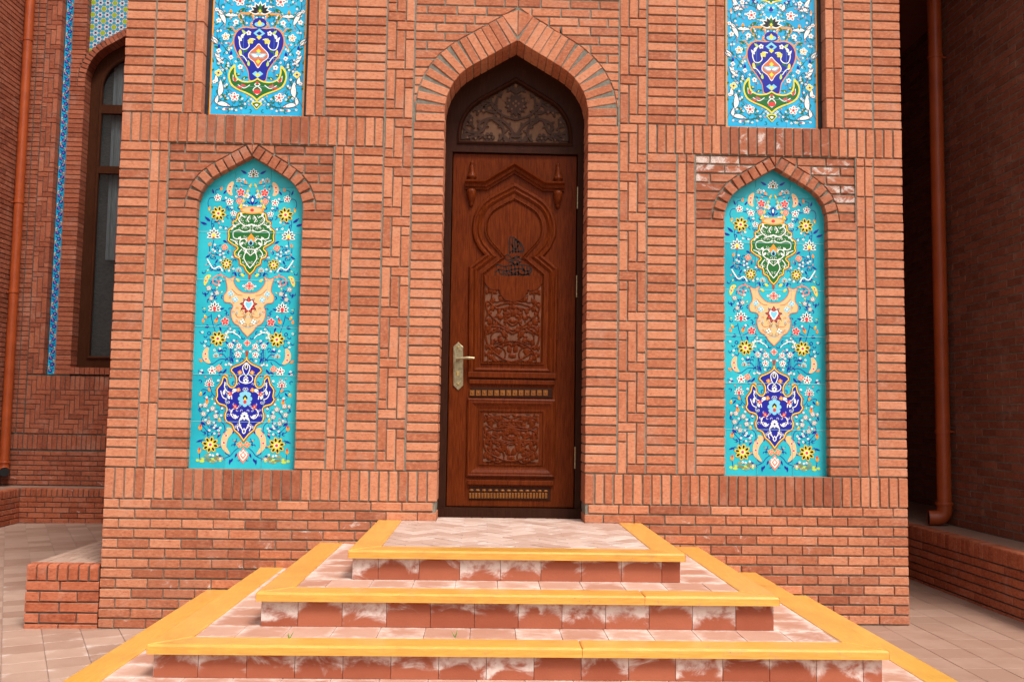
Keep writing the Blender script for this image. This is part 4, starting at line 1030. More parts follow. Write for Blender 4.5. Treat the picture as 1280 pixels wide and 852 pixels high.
mb=MB(); r2=inset(rect,-.066); slab(mb,r2,.004,DY); sweep(mb,inset(rect,-.082),[(.003,0),(.0015,.010),(-.004,.011),(-.006,.003)],DY,closed=True); mb.build('raised_panel',M['door'],leafo)
bar('rail_moulding',584,692,600.5,605,.024); st_=bar('dentil_strip',586.5,688,609,624,.007,'door_dark')
for k in range(26):
    x=588+(686.5-588)*k/26; a=dp(x,622.5); b=dp(x+3.0,615.5); mb=MB(); vs,fs=piece_geo([(a[0]-.01,a[1]),(b[0]-.01,a[1]),(b[0]-.01,b[1]),(a[0]-.01,b[1])],.006,.003); mb.add([(u,DY-.0125+d,v) for u,d,v in vs],fs); mb.build('gilt_reed',M['gilt'],st_)
mb=MB(); a=dp(587,615); b=dp(687.5,610.5)
for k in range(13):
    x=a[0]-.008+(b[0]-a[0])*(k+.5)/13; dome(mb,ell((x,(a[1]+b[1])/2),.016,.009,10),.008,DY-.0065)
mb.build('gilt_band',M['gilt'],st_)
# finials
for sg in (-1,1):
    x=(dp(589.6,230)[0]-LC)*-sg*-1 if False else LC+sg*(LC-dp(589.6,230)[0])
    zt=dp(643,200.7)[1]-.006; zm=dp(643,229)[1]; 
    mb=MB(); zz=dp(589.6,227)[1]; h=.15
    rk=1.3; FL=lambda pr:[(r*rk,z) for r,z in pr]
    mb.lathe(FL([(.001,.148),(.009,.142),(.010,.13),(.007,.122),(.011,.112),(.013,.098),(.018,.06),(.020,.05),(.026,.04),(.026,.026),(.018,.018),(.020,.008),(.016,0)]),(x,DY-.012,zz-.002))
    zl=dp(589.6,237.5)[1]; mb.lathe(FL([(.018,0),(.026,-.014),(.027,-.024),(.022,-.06),(.015,-.092),(.010,-.100),(.013,-.112),(.008,-.122),(.001,-.130)]),(x,DY-.012,zl+.004)); mb.build('finial',M['door'],leafo)
# calligraphy on the smooth panel, painted dark
ink=MB(); IY=DY-.0045
def ip_(l,wd,sub=5):
    q=smooth([dp(*k) for k in l],sub); n=len(q); vs=[]
    for i in range(n):
        a=Vector(q[max(0,i-1)]);b=Vector(q[min(n-1,i+1)]); t=(b-a).normalized() if (b-a).length>1e-9 else Vector((1,0)); nn=Vector((-t.y,t.x))*wd*.5; p=Vector(q[i]); vs+=[(p.x+nn.x,IY,p.y+nn.y),(p.x-nn.x,IY,p.y-nn.y)]
    ink.add(vs,[(2*i,2*i+1,2*i+3,2*i+2) for i in range(n-1)])
for l in ([(637,318),(637,298.5),(640,297)],[(641,317),(640.5,299),(643,297.5),(647,304)],[(645,317),(643.5,300),(648,302),(651,309)],[(648.5,316),(647,302),(652,306),(654.5,314),(650,315.5)],
          [(637,316),(641,314),(646,315),(653,313.5)],[(639,305),(644,312),(648,306)],[(631,320),(633,325),(640,324),(646,320),(652,325),(654,320)],[(631.5,321),(634,318.5),(637,320.5),(640,322.5),(645,323),(650,320)],
          [(636,328),(645,325),(650,328)],[(638,328),(645,330),(652,327)],
          [(620,334),(622,331),(630,333),(640,331.5),(650,331),(660,332.5),(663,336),(660,339),(652,338)],[(619,341),(624,337),(632,339),(640,337),(648,336),(656,337)],[(618,343.5),(622,347),(630,346),(638,344),(648,343),(658,343),(664,340),(664,335)],
          [(623,336),(625,342),(630,343)],[(632,333),(634,341),(638,347)],[(639,331),(640,346)],[(643.5,331),(644,345)],[(648,333),(648,345)],[(652,332),(656,341),(652,347)],[(658,334),(661,344)],
          [(623,347),(628,350),(634,347),(640,349),(644,346.5)],[(638,350.5),(646,348.5),(654,350.5),(662,347),(661,343.5)],[(628,340),(633,344),(626,346)],[(647,340),(655,345),(660,342)],[(636,339),(642,342),(648,339)],[(641,327),(642,331)],[(646,327),(647,332)]):
    ip_(l,.0095)
ink.build('painted_calligraphy',M['ink'],leafo)
# scuffed drip mark stays part of the finish; brass furniture
hp=[(572.7,427.2),(577,431.5),(579,433),(579,481.5),(577,483.5),(572.8,487.8),(568.5,483.5),(566.5,481.5),(566.5,433),(568.5,431.5)]
mb=MB(); poly=[dp(*q) for q in hp]; 
if area(poly)<0: poly=poly[::-1]
vs,fs=piece_geo(poly,.008,.003,2); mb.add([(u,DY-.008+d,v) for u,d,v in vs],fs); vs,fs=piece_geo(scale_poly(poly,.8),.004,.002,1); mb.add([(u,DY-.0105+d,v) for u,d,v in vs],fs)
plate=mb.build('handle_plate',M['brass'],door)
c=dp(572.5,448.5); mb=MB(); mb.tube([(c[0],DY-.008,c[1]),(c[0],DY-.05,c[1])],.013,12); mb.tube([(c[0]-.01,DY-.05,c[1]),(c[0]+.03,DY-.055,c[1]+.003),(c[0]+.07,DY-.056,c[1]+.006),(c[0]+.115,DY-.052,c[1]+.004)],[.009,.008,.0115,.009],12); mb.build('lever',M['brass'],plate)
for y in (433.5,479.5):
    c=dp(572.7,y); mb=MB(); mb.tube([(c[0],DY-.01,c[1]),(c[0],DY-.017,c[1])],[.007,.005],10); mb.build('screw',M['gold'],plate)
c=dp(572.4,466); mb=MB(); mb.tube([(c[0],DY-.009,c[1]+.006),(c[0],DY-.014,c[1]+.006)],.008,10); mb.box(c[0]-.005,c[0]+.005,DY-.0135,DY-.009,c[1]-.02,c[1]+.004); mb.build('key_cylinder',M['gold'],plate)
for y0,y1 in ((235,262),(345,372),(558,585)):
    a=dp(720,y1); b=dp(720,y0); mb=MB(); mb.tube([(LX1+.004,FY-.004,a[1]),(LX1+.004,FY-.004,b[1])],.0065,10); mb.build('hinge',M['brass'],door)
# transom: pale backing, dark cut-out arabesque
tb=MB(); tpoly=[(-.40,TB+.004)]+[(a*.99,TZ+b) for a,b in TA.pts(0)]; tpoly=tpoly+[(-a,b) for a,b in tpoly[::-1][1:]]
slab(tb,tpoly[::-1],.004,.30); tr=tb.build('transom_panel',M['tymp_back'],door)
mb=MB(); path=[(-.408,TB)]+[(a,TZ+b) for a,b in TA.pts(0)]; path=path+[(-a,b) for a,b in path[::-1][1:]]
sweep(mb,path,[(.004,0),(.002,.02),(-.01,.028),(-.018,.022),(-.024,.004),(-.025,-.02)],FY+.012,closed=True); mb.build('transom_moulding',M['door_dark'],tr)
tc_=MB(); TY=.297
def tq(u,v): return on_y(550+u/4.26,60+v/4.26,TY)
TC=tq(402,400).x
def T2(u,v): q=tq(u,v); return (q.x-TC,q.z)
def tst(l,wd):
    sp=smooth([T2(*k) for k in l],6)
    for i in range(3,len(sp)-2,4):
        a=Vector(sp[i-1]);b=Vector(sp[i+1]); an=math.atan2(b.y-a.y,b.x-a.x)+(.75 if (i//4)%2 else -.75)
        po=leaf(sp[i],an,.034,.019,.3 if (i//4)%2 else -.3)
        if max(a_ for a_,_ in po)<.385 and min(b_ for _,b_ in po)>TB+.01:
            for sg in (1,-1): slab(tc_,[(sg*a_+.004,b_) for a_,b_ in po],.0115,TY)
    for sg in (1,-1): 
        n=len(sp); Lp=[];Rp=[]
        for i in range(n):
            a=Vector(sp[max(0,i-1)]);b=Vector(sp[min(n-1,i+1)]); t=(b-a).normalized(); nn=Vector((-t.y,t.x))*wd*.72; Lp.append((sg*(sp[i][0]+nn.x)+.004,sp[i][1]+nn.y)); Rp.append((sg*(sp[i][0]-nn.x)+.004,sp[i][1]-nn.y))
        for i in range(0,n-1,3): j=min(i+3,n-1); slab(tc_,Lp[i:j+1]+Rp[i:j+1][::-1],.012,TY)
def tlf(u,v,ang,L_,W_,b=.25):
    po=leaf(T2(u,v),math.radians(ang),L_,W_,b)
    for sg in (1,-1): slab(tc_,[(sg*a+.004,b_) for a,b_ in po],.0125,TY)
for l,wd in (([(402,170),(430,205),(402,245)],.013),([(402,245),(470,215),(500,262),(505,330),(470,365),(402,385)],.010),([(440,185),(500,215),(540,260),(530,310),(490,350)],.013),([(402,480),(430,430),(480,390),(540,385),(590,410),(600,440)],.013),([(490,500),(465,460),(475,420),(520,390)],.013),([(560,390),(570,440),(600,462),(650,460),(680,430)],.013),([(560,290),(600,300),(640,340),(670,400)],.013),([(590,280),(570,330),(540,350),(500,350)],.010),([(402,505),(430,480),(402,455)],.010),([(560,480),(600,475),(640,490),(690,495)],.012),([(530,300),(590,340),(610,370)],.010),([(620,440),(650,400),(640,370)],.010)): tst(l,wd)
for k in range(10):
    q=math.radians(-60+k*33); 
    if k<8:
        r_=.052; po=leaf((T2(402,305)[0],T2(402,305)[1]),math.radians(-90+k*25.7),.085,.04)
        for sg in (1,-1): slab(tc_,[(sg*a+.004,b_) for a,b_ in po],.0118+.0002*k,TY)
for u,v,a,L_,W_ in ((480,260,60,.06,.03),(545,230,-20,.05,.026),(560,345,20,.075,.036),(600,360,80,.06,.03),(590,330,-30,.06,.03),(630,420,60,.06,.03),(650,380,-60,.06,.026),(680,440,100,.06,.03),(600,490,10,.05,.025),(650,490,30,.05,.025),(440,490,20,.05,.03),(430,495,-10,.05,.03),(480,230,-30,.05,.025),(520,330,-60,.045,.022),(500,400,200,.05,.022),(530,270,60,.04,.02),(575,270,-20,.05,.024),(670,480,160,.05,.022)): tlf(u,v,a,L_,W_)
for k in range(7):
    q=2*math.pi*k/6; c=T2(540,485); r_=.028 if k<6 else 0
    for sg in (1,-1): slab(tc_,[(sg*a+.004,b_) for a,b_ in ell((c[0]+r_*math.cos(q),c[1]+r_*math.sin(q)),.0125,.0125,8)],.0121,TY)
tc_.build('transom_carving',M['tymp_carve'],tr)
# small pierced openings that show the pale backing through the carving
ho=MB()
for u,v,ra in ((402,288,.009),(402,312,.009),(418,300,.008),(440,285,.008),(445,315,.007),(425,330,.007),(470,280,.006),(540,485,.006),(575,345,.009),(600,350,.007),(545,245,.008),(640,400,.008),(612,495,.006),(655,492,.006),(402,205,.012)):
    c=T2(u,v)
    for sg in ((1,-1) if u!=402 else (1,)): slab(ho,[(sg*a+.004,b_) for a,b_ in ell(c,ra,ra*1.15,8)],.0002,TY-.0138)
ho.build('transom_openings',M['tymp_back'],tr)

# ============================================================ entrance steps
steps=thing('entrance_steps','tiled entrance steps edged with yellow varnished boards on three sides below the door','steps',(0,-1,0))
ST=Pieces(); BT=.042; BW=.155; OV=.035; OS=.02
core=MB()
order=['A','B','C','D']
seams=dict(A=None,B=.60,C=.265,D=-.4)
for i,nm in enumerate(order):
    wd,dd,zt=WS[nm]
    core.box(-wd+OS+.008,wd-OS-.008,-dd+OV+.008,-.001 if nm!='A' else .234,(-.15 if nm=='D' else WS[order[i+1]][2]-.03),zt-.014-.0003*i)
    T=Frame((0,0,zt),(1,0,0),(0,1,0))
    cr=.012
    # boards: two sides and a front, mitred at the corners
    g=.0026
    for sg in (-1,1):
        q=[(wd,-dd+g),(wd,-.003),(wd-BW,-.003),(wd-BW,-dd+BW+g)]
        ST.add('side_board','yellow_y',T,[(sg*a,b) for a,b in q],steps,depth=BT,ch=.006,seg=2,jit=0)
    cuts=[-wd,wd] if seams[nm] is None else [-wd,seams[nm],wd]
    for a,b in zip(cuts,cuts[1:]):
        q=[(a+(g if a==-wd else .0008),-dd),(b-(g if b==wd else .0008),-dd),(b-BW if b==wd else b-.0008,-dd+BW),(a+BW if a==-wd else a+.0008,-dd+BW)]
        ST.add('front_board','yellow_x',T,q,steps,depth=BT,ch=.010,seg=2,jit=0)
    # riser tiles (front and both sides)
    zb=(gz(0)-.03 if nm=='D' else WS[order[i+1]][2]-.003); ztp=zt-BT-.001
    R=Frame((0,-dd+OV,0),(1,0,0),(0,0,1)); x=-wd+OS; L=.2105; k=0
    first={'A':.133,'B':.175,'C':.195,'D':.2}[nm]
    while x<wd-OS-.01:
        x1=min(x+(first if k==0 else L),wd-OS); ST.rect('riser_tile','riser',R,x+.001,x1-.001,zb,ztp,steps,depth=.009,ch=.0015,jit=.0008,stain=random.uniform(-.55,.55)); x=x1; k+=1
    for sg in (-1,1):
        F=Frame((sg*(wd-OS),0,0),(0,sg*1.0,0),(0,0,1)); y=0
        while y<dd-OV-.01:
            y1=min(y+L,dd-OV); a,b=(-y1,-y); a,b=(a,b) if sg>0 else (y,y1)
            ST.rect('riser_tile','riser',F,a+.001,b-.001,zb,ztp,steps,depth=.009,ch=.0015,jit=.0005,stain=random.uniform(-.5,.4)); y=y1
    # tread tiles
    if nm!='A':
        pw,pd,_z=WS[order[i-1]]; U=Frame((0,0,zt-.0035),(1,0,0),(0,1,0))
        yi=-dd+BW+.001; yo=-pd+OV+.004; x=-(wd-BW)+.001; xe=wd-BW-.001; k=0; off=random.uniform(.08,.2)
        while x<xe-.005:
            x1=min(x+(off if k==0 else .213),xe); ST.rect('tread_tile','tread',U,x+.001,x1-.001,yi,yo,steps,depth=.01,ch=.0015,jit=.0005,stain=random.uniform(-.3,.4)); x=x1;k+=1
        for sg in (-1,1):
            y=yo+.002; xa,xb=pw-OS+.002,wd-BW-.001
            while y<-.01:
                y1=min(y+.213,-.004); u,v=(xa,xb) if sg>0 else (-xb,-xa); ST.rect('tread_tile','tread',U,u,v,y,y1-.002,steps,depth=.01,ch=.0015,jit=.0005,stain=random.uniform(-.3,.4)); y=y1
    else:
        U=Frame((0,0,zt-.0035),(1,0,0),(0,1,0)); cw=.105; r2=math.sqrt(.5)
        for ii in range(-26,26):
            for jj in range(-26,26):
                m=(ii-jj)%4
                if m==0: bx_=(ii,jj,2,1)
                elif m==3: bx_=(ii,jj,1,2)
                else: continue
                a,b,ww,hh=bx_; gp=.005
                q=[(a*cw+gp,b*cw+gp),((a+ww)*cw-gp,b*cw+gp),((a+ww)*cw-gp,(b+hh)*cw-gp),(a*cw+gp,(b+hh)*cw-gp)]
                q=[((u-v)*r2,(u+v)*r2-.55) for u,v in q]
                for rc in ((-(wd-BW)+.001,wd-BW-.001,-dd+BW+.001,-.001),(-XD+.002,XD-.002,.0,.233)):
                    c_=clip_rect(q,*rc)
                    if c_: ST.add('landing_tile','landing',U,c_,steps,depth=.01,ch=.0012,jit=.0006,stain=random.uniform(-.3,.5))
core.build('step_core',M['joint'],steps)
ST.finish('tile_rest')
# weeds in the tread joints
for k,(px,py) in enumerate(((361.8,797),(568.8,795))):
    d=ray(px,py); q=CP+d*((WS['C'][2]-CP.z)/d.z)
    mb=MB()
    for j in range(3):
        an=j*2.1+k; h=.032-.006*j; b=Vector((.012*math.cos(an),.006*math.sin(an),0)); w_=.0025
        mb.add([(q.x-w_,q.y,q.z-.004),(q.x+w_,q.y,q.z-.004),(q.x+b.x+w_*.7,q.y+b.y,q.z+h*.6),(q.x+b.x-w_*.7,q.y+b.y,q.z+h*.6),(q.x+b.x*1.6,q.y+b.y*1.6,q.z+h)],[(0,1,2,3),(3,2,4)])
    o=mb.build('weed',M['weed']); tag(o,('tiny green weed sprouting from tread below the short corner board' if k==0 else 'tiny green weed sprouting mid tread in front of the door')if False else ('tiny green weed in the step tread near the handle side boards' if k==0 else 'tiny green weed in the middle of the step tread before the door'),'weed','weeds in the step joints')

# ============================================================ benches
def bench(name,label,runs,top,height_c,par_mat='brick_red',group=None):
    pass
BP=Pieces()
# low bench along the portal's outer side (handle side)
X0,X1=-3.145,-2.676; ZT=.372
b1=thing('brick_bench','low red brick bench with rounded top bricks along the portal side wall','bench',((X0+X1)/2,0,-.04))
n=7; w_=(X1-X0)/n; BF=Frame((0,.004,0),(1,0,0),(0,0,1))
for k in range(n): BP.rect('rowlock_brick','brick_red',BF,X0+k*w_+.004,X0+(k+1)*w_-.004,ZT-.1,ZT,b1,depth=.1,ch=[.003,.003,.022,.003],seg=2)
for r in range(5):
    z1=ZT-.108-r*.0685; z0=z1-.057
    ed=[(0,.215),(.223,.469)] if r%2==0 else [(0,.09),(.098,.33),(.338,.469)]
    for a,b in ed:
        if z1<-.035: continue
        BP.rect('brick','brick_red',BF,X0+a,X0+b,max(z0,-.06),z1,b1,depth=.1,d=.004)
TF=Frame((0,0,ZT-.002),(1,0,0),(0,1,0))
for k in range(n):
    y=.108
    while y<5.8:
        y1=min(y+.207,5.88)
        BP.rect('top_brick','paving',TF,X0+k*w_+.003,X0+(k+1)*w_-.003,y,y1-.007,b1,depth=.05,tint=random.uniform(.5,1)); y=y1
mb=MB(); mb.box(X0+.006,X1-.001,.016,5.88,-.12,ZT-.012); mb.build('mortar',M['mortar_dark'],b1)
# bench round the courtyard corner
GZ=-.072; ZL=.365
b2=thing('brick_bench','low dark red brick bench with white bloom running round the courtyard corner','bench',(-5.6,5.9,-.07))
CF=Frame((0,5.9,0),(1,0,0),(0,0,1)); XL=-6.05; XR=-3.2
k=0; x=XL
while x<XR: BP.rect('rowlock_brick','brick_red',CF,x+.004,x+.062,ZL-.1,ZL,b2,depth=.1,ch=[.003,.003,.02,.003],seg=2,stain=random.uniform(.1,.55)); x+=.066
for r in range(5):
    z1=ZL-.11-r*.0665; x=XL-(.1 if r%2 else 0)
    while x<XR:
        a,b=max(x,XL),min(x+.2,XR)
        if b-a>.02: BP.rect('brick','brick_red',CF,a,b,max(z1-.056,GZ-.02),z1,b2,depth=.1,stain=random.uniform(0,.5)); 
        x+=.209
SF=Frame((XL,0,0),(0,1,0),(0,0,1)); y=5.89
k=0
while y>2.0: BP.rect('rowlock_brick','brick_red',SF,y-.062,y-.004,ZL-.1,ZL,b2,depth=.1,ch=[.003,.003,.02,.003],seg=2,stain=random.uniform(0,.3)); y-=.066
for r in range(5):
    z1=ZL-.11-r*.0665; y=5.9+(.1 if r%2 else 0)
    while y>2.0:
        a,b=y-.2,min(y,5.899)
        if b-a>.02: BP.rect('brick','brick_red',SF,a,b,max(z1-.056,GZ-.02),z1,b2,depth=.1)
        y-=.209
mb=MB(); mb.box(XL-.5,XR,5.912,6.349,-.15,ZL-.012); mb.box(-6.52,XL-.012,2.0,5.91,-.15,ZL-.012); mb.build('mortar',M['mortar_dark'],b2)
mb=MB(); mb.box(-6.52,XR,6.0,6.349,ZL-.011,ZL-.003); mb.box(-6.52,XL-.1,2.0,5.999,ZL-.011,ZL-.003); mb.build('bench_top',M['paving'],b2)
# bench along the alley wall (hinge side)
XA=3.478; ZR=.5; WX=3.85
b3=thing('brick_bench','dark brick bench with soldier top course along the alley wall under the downpipe','bench',(3.66,0,.04))
AF=Frame((XA,0,0),(0,-1,0),(0,0,1))
y=3.2
while y>-.4: BP.rect('rowlock_brick','brick_red',AF,-y+.003,-y+.060,ZR-.112,ZR,b3,depth=.1,ch=[.003,.003,.012,.003],seg=2); y-=.064
for r in range(6):
    z1=ZR-.122-r*P; y=3.2+(.1 if r%2 else 0)
    while y>-.4: BP.rect('brick','brick_red',AF,-y,-y+.2,max(z1-H,.0),z1,b3,depth=.1,stain=random.uniform(0,.2)); y-=.207
mb=MB(); mb.box(XA+.01,WX-.002,-.39,4.29,-.1,ZR-.01); mb.box(WX,WX+.7,1.885,4.29,-.1,ZR-.011); mb.build('mortar',M['mortar_dark'],b3)
mb=MB(); mb.box(XA+.09,WX-.002,-.39,4.29,ZR-.009,ZR-.002); mb.box(WX,WX+.7,1.885,4.29,ZR-.009,ZR-.0022); mb.build('bench_top',M['paving'],b3)
BP.finish('brickwork')

# ============================================================ alley wall (hinge side) and its downpipe
WP=Pieces()
aw=thing('brick_wall','long shade-darkened brick wall in running bond closing the narrow alley behind the downpipe','wall',(WX,0,.5))
WF=Frame((WX,0,0),(0,-1,0),(0,0,1)); WF2=Frame((WX+.7,0,0),(0,-1,0),(0,0,1)); r=0; z=ZR+.006
while z<5.6:
    y=1.86+(.1035 if r%2 else 0)
    while y>-.4:
        a,b=-y+.0035,-y+.2035
        if a<-1.86: a=-1.86
        WP.rect('brick','brick_alley_shaded',WF,a,b,z,z+H,aw,depth=.06,ch=.002); y-=.207
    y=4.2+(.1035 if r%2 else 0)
    while y>1.9: WP.rect('brick','brick_alley_shaded',WF2,-y+.0035,-y+.2035,z,z+H,aw,depth=.06,ch=.002); y-=.207
    r+=1; z+=P
mb=MB(); mb.box(WX+.0035,WX+.4,-.4,1.86,ZR-.02,5.6); mb.box(WX+.7035,WX+1.1,1.9,4.3,ZR-.02,5.6); mb.build('mortar',M['mortar_light'],aw)
mb=MB(); mb.box(WX+.401,WX+1.1,-.4,1.88,-.1,7.6); mb.box(2.67,WX+1.1,4.301,6.6,-.1,7.6); mb.box(WX,WX+1.1,-.4,4.3,5.601,7.6); mb.build('wall_core',M['far_y'],aw)
WP.finish('brickwork')
mb=MB(); mb.box(2.67,WX-.002,.0,4.3,5.75,5.95); tag(mb.build('concrete_canopy',M['roof']),'flat concrete canopy slab spanning the narrow alley high above the downpipe','canopy')  # unseen slab added to keep skylight out of the alley
def pipe(name,label,c,z0,z1,r,brk,el,group):
    t=thing(name,label,'downpipe',(c[0],c[1],z0),group)
    mb=MB(); mb.tube([(c[0],c[1],z0+.13),(c[0],c[1],z1)],r,20,False); mb.build('pipe',M['pipe'],t)
    mb=MB(); pts=[(c[0],c[1],z0+.19)]
    for k in range(9):
        a=k/8*math.pi/2; pts.append((c[0]+el[0]*.07*(1-math.cos(a)),c[1]+el[1]*.07*(1-math.cos(a)),z0+.135-.07*math.sin(a)))
    pts.append((c[0]+el[0]*.13,c[1]+el[1]*.13,z0+.065)); mb.tube(pts,r*1.08,20,False); mb.tube([(c[0],c[1],z0+.175),(c[0],c[1],z0+.188),(c[0],c[1],z0+.2)],[r*1.2,r*1.28,r*1.2],20,True); mb.build('elbow',M['pipe'],t)
    mb=MB(); e=Vector(pts[-1]); d=Vector((el[0],el[1],0)); mb.tube([e-d*.03,e-d*.004],r*.98,16,True); mb.build('outlet',M['hole'],t)  # black plug painted as the shade inside the open pipe end
    for z,dx,dy in brk:
        mb=MB(); mb.tube([(c[0],c[1],z-.014),(c[0],c[1],z+.014)],r*1.12,20,True); mb.tube([(c[0],c[1],z),(c[0]+dx,c[1]+dy,z)],.008,8); mb.build('bracket',M['pipe'],t)
    return t
pipe('downpipe','thick rust orange downpipe with elbow outlet standing on the alley bench',(3.755,1.70),ZR,5.7,.058,((1.30,.1,0),(4.6,.1,0)),(-.97,.25),'rust orange downpipes')
pipe('downpipe','thin rust orange downpipe in the courtyard corner beside the window wall',(-6.42,6.2),ZL+.12,7.5,.058,((2.9,-.1,0),(4.1,-.1,0),(6.32,-.1,0)),(.5,-.86),'rust orange downpipes')

# ============================================================ courtyard walls (handle side)
YB=6.35; BF=Frame((0,YB,0),(1,0,0),(0,0,1))
cw_=thing('brick_wall','dark brick courtyard wall with arched window, blue tile strip and herringbone band','wall',(-5,YB,.36))
K=Pieces(); ZH=7.3; XR2=-3.6
def kb(name,x0,x1,z0,z1,d=0,depth=.07,st=0.):
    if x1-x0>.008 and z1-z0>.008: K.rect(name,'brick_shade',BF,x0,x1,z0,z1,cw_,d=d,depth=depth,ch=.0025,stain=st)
z=ZL+.01; r=0
while z+H<.83:
    x=-6.52-(.1 if r%2 else 0)
    while x<XR2: kb('brick',max(x,-6.52),min(x+.2,XR2),z,z+H,st=.45 if z<.5 else .1); x+=.207
    z+=P; r+=1
x=-6.52
while x<XR2: kb('soldier_brick',x,x+.053,.84,1.03); x+=.0637
def kstack(a,b,z0,z1,d=0,depth=.07):
    z=z0
    while z+H<=z1+.01: kb('brick',a,b,z+.004,min(z+P-.006,z1),d,depth); z+=P
kstack(-6.52,-6.376,1.05,ZH); kstack(-6.362,-6.272,1.05,ZH)
# zigzag band and soldier course below the window
for i in range(0,46):
    for j in range(0,12):
        m=(i-j)%6; X=-6.258+i*.0637; Z=1.045+j*P; w1,h1=(3,1) if m==0 else (1,3) if m==5 else (0,0)
        if not w1:
            if i==0 and 0<m<3: w1,h1=3-m,1; 
            elif j==0 and m in (3,4): w1,h1=1,m-2
            else: continue
        x1=min(X+w1*.0637,XR2); z1=min(Z+h1*P,1.045+(12 if X<-6.07 else 9)*P)
        if Z>=z1: continue
        kb('herringbone_brick',X+.004,x1-.004,Z+.004,z1-.005)
x=-6.068
while x<XR2: kb('soldier_brick',x,x+.0535,1.627,1.808); x+=.0637
# ladder column
c_=(.2-.018)/3
def lad(ii,jj,z0,z1):
    a=-6.258+ii*(c_+.009); b=-6.258+jj*(c_+.009)+c_; kb('brick',a,b,z0+.004,min(z1,ZH)-.004,0,.125 if jj==2 else .07)
z=1.83
while z<ZH:
    U=Q+2*P; lad(0,0,z,z+Q); lad(0,0,z+Q,z+Q+P); lad(0,1,z+Q+P,z+U); lad(1,1,z+P,z+P+Q); lad(1,2,z,z+P); lad(2,2,z+P,z+2*P); lad(2,2,z+2*P,z+U); z+=U
# pilaster beside the window, arch ring over it
WX0=-5.70; WC=-4.95; WA=Arch(WC-WX0,.86); WZ=1.83+61*P
kstack(-5.905,WX0,1.83,WZ,depth=.3)
z=WZ
while z<ZH:
    xr=WA.x_at(z+.03-WZ,.105); xr=WC+xr if xr is not None else -5.715
    kb('brick',-5.905,min(xr-.004,-5.715),z+.004,z+P-.006,0,.12); z+=P
for sg in (1,-1):
    m=round(WA.len/.061)
    for k in range(m):
        t=(k+.5)*WA.len/m; (px,pz),(nx,nz)=WA.at(t); tx,tz=nz,-nx; hw=.0265; TVv=.098
        q=[(px-tx*hw,pz-tz*hw),(px+tx*hw,pz+tz*hw),(px+tx*hw+nx*TVv,pz+tz*hw+nz*TVv),(px-tx*hw+nx*TVv,pz-tz*hw+nz*TVv)]; q=clip(q,(-.003,-1),(-.003,3))
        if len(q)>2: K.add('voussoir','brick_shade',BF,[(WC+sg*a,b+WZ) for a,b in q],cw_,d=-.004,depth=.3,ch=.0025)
x=WX0+.0
while x<XR2: kb('sill_brick',x,x+.06,1.835,1.925,-.02,.3); x+=.066
K.finish('brickwork')
mb=MB()
def mbx(x0,x1,z0,z1,y=.009,d=.3): mb.box(x0,x1,YB+y,YB+d,z0,z1)
mbx(-6.6,XR2,.3,1.82); mbx(-6.6,-6.064,1.82,ZH); mbx(-5.90,WX0-.004,1.82,WZ); mbx(-5.90,-5.72,WZ,ZH,.009,.12)
poly=[(WX0-.004,WZ),(WX0-.1,WZ+.02)]+[(WC+a,WZ+b) for a,b in WA.pts(.09)]+[(WC,WZ+WA.rise+.004)]+[(WC+a,WZ+b) for a,b in WA.pts(.004)[::-1][1:]]
mb.prism(poly,YB+.006,YB+.3); mb.prism([(2*WC-a,b) for a,b in poly][::-1],YB+.006,YB+.3)
mb.build('mortar',M['mortar_dark'],cw_)
mb=MB(); mb.box(-7,XR2,YB+.42,YB+.8,-.1,9); mb.box(-6.52,XR2,YB,YB+.41,ZH+.001,9); mb.box(XR2+.001,2.66,YB,YB+.8,-.1,9); mb.build('wall_core',M['far_x'],cw_)
# blue tile strip in its slot
mb=MB(); mb.box(-6.049,-5.901,YB+.12,YB+.3,1.82,ZH); mb.build('strip_backing',M['mortar_dark'],cw_)
D=Draw(); zz=1.835; k=0
sb=Pieces(); SFm=Frame((0,YB+.11,0),(1,0,0),(0,0,1))
tz=1.832
while tz<ZH: sb.rect('strip_tile','sky_tile',SFm,-6.047,-5.907,tz,tz+.199,cw_,depth=.008,ch=.001,jit=.0002); tz+=.2
sb.finish('strip_rest')
while zz<ZH-.1:
    sg=1 if k%2 else -1; c=(-6.0+sg*.011,zz+.045)
    for j in range(5):
        q=2*math.pi*j/5; D.fill(ell((c[0]+.017*math.cos(q),c[1]+.017*math.sin(q)),.014,.014,8),DBL,1,False)
    D.fill(ell(c,.016,.016,8),lin(50,110,220),2,False); D.fill(ell(c,.008,.008,8),RED if k%3 else ORG,3,False)
    D.stroke([(-6.0+.036*sg*math.cos(t_),zz+.085+.026*math.sin(t_)) for t_ in (x*.4-1.2 for x in range(8))],.010,ORG,1,False)
    D.fill(leaf((c[0]-sg*.02,c[1]+.02),math.radians(90+sg*50),.035,.013),lin(20,60,130),2,False); D.fill(leaf((c[0]-sg*.02,c[1]-.02),math.radians(-90-sg*40),.03,.012),lin(20,90,60),2,False)
    D.fill(ell((-6.0-.03*sg,zz+.02),.007,.007,6),WHT,2,False)
    zz+=.085; k+=1
link('strip_pattern',D.mb.mesh('strip_pattern',M['paint']),cw_,(0,YB+.1086,0))
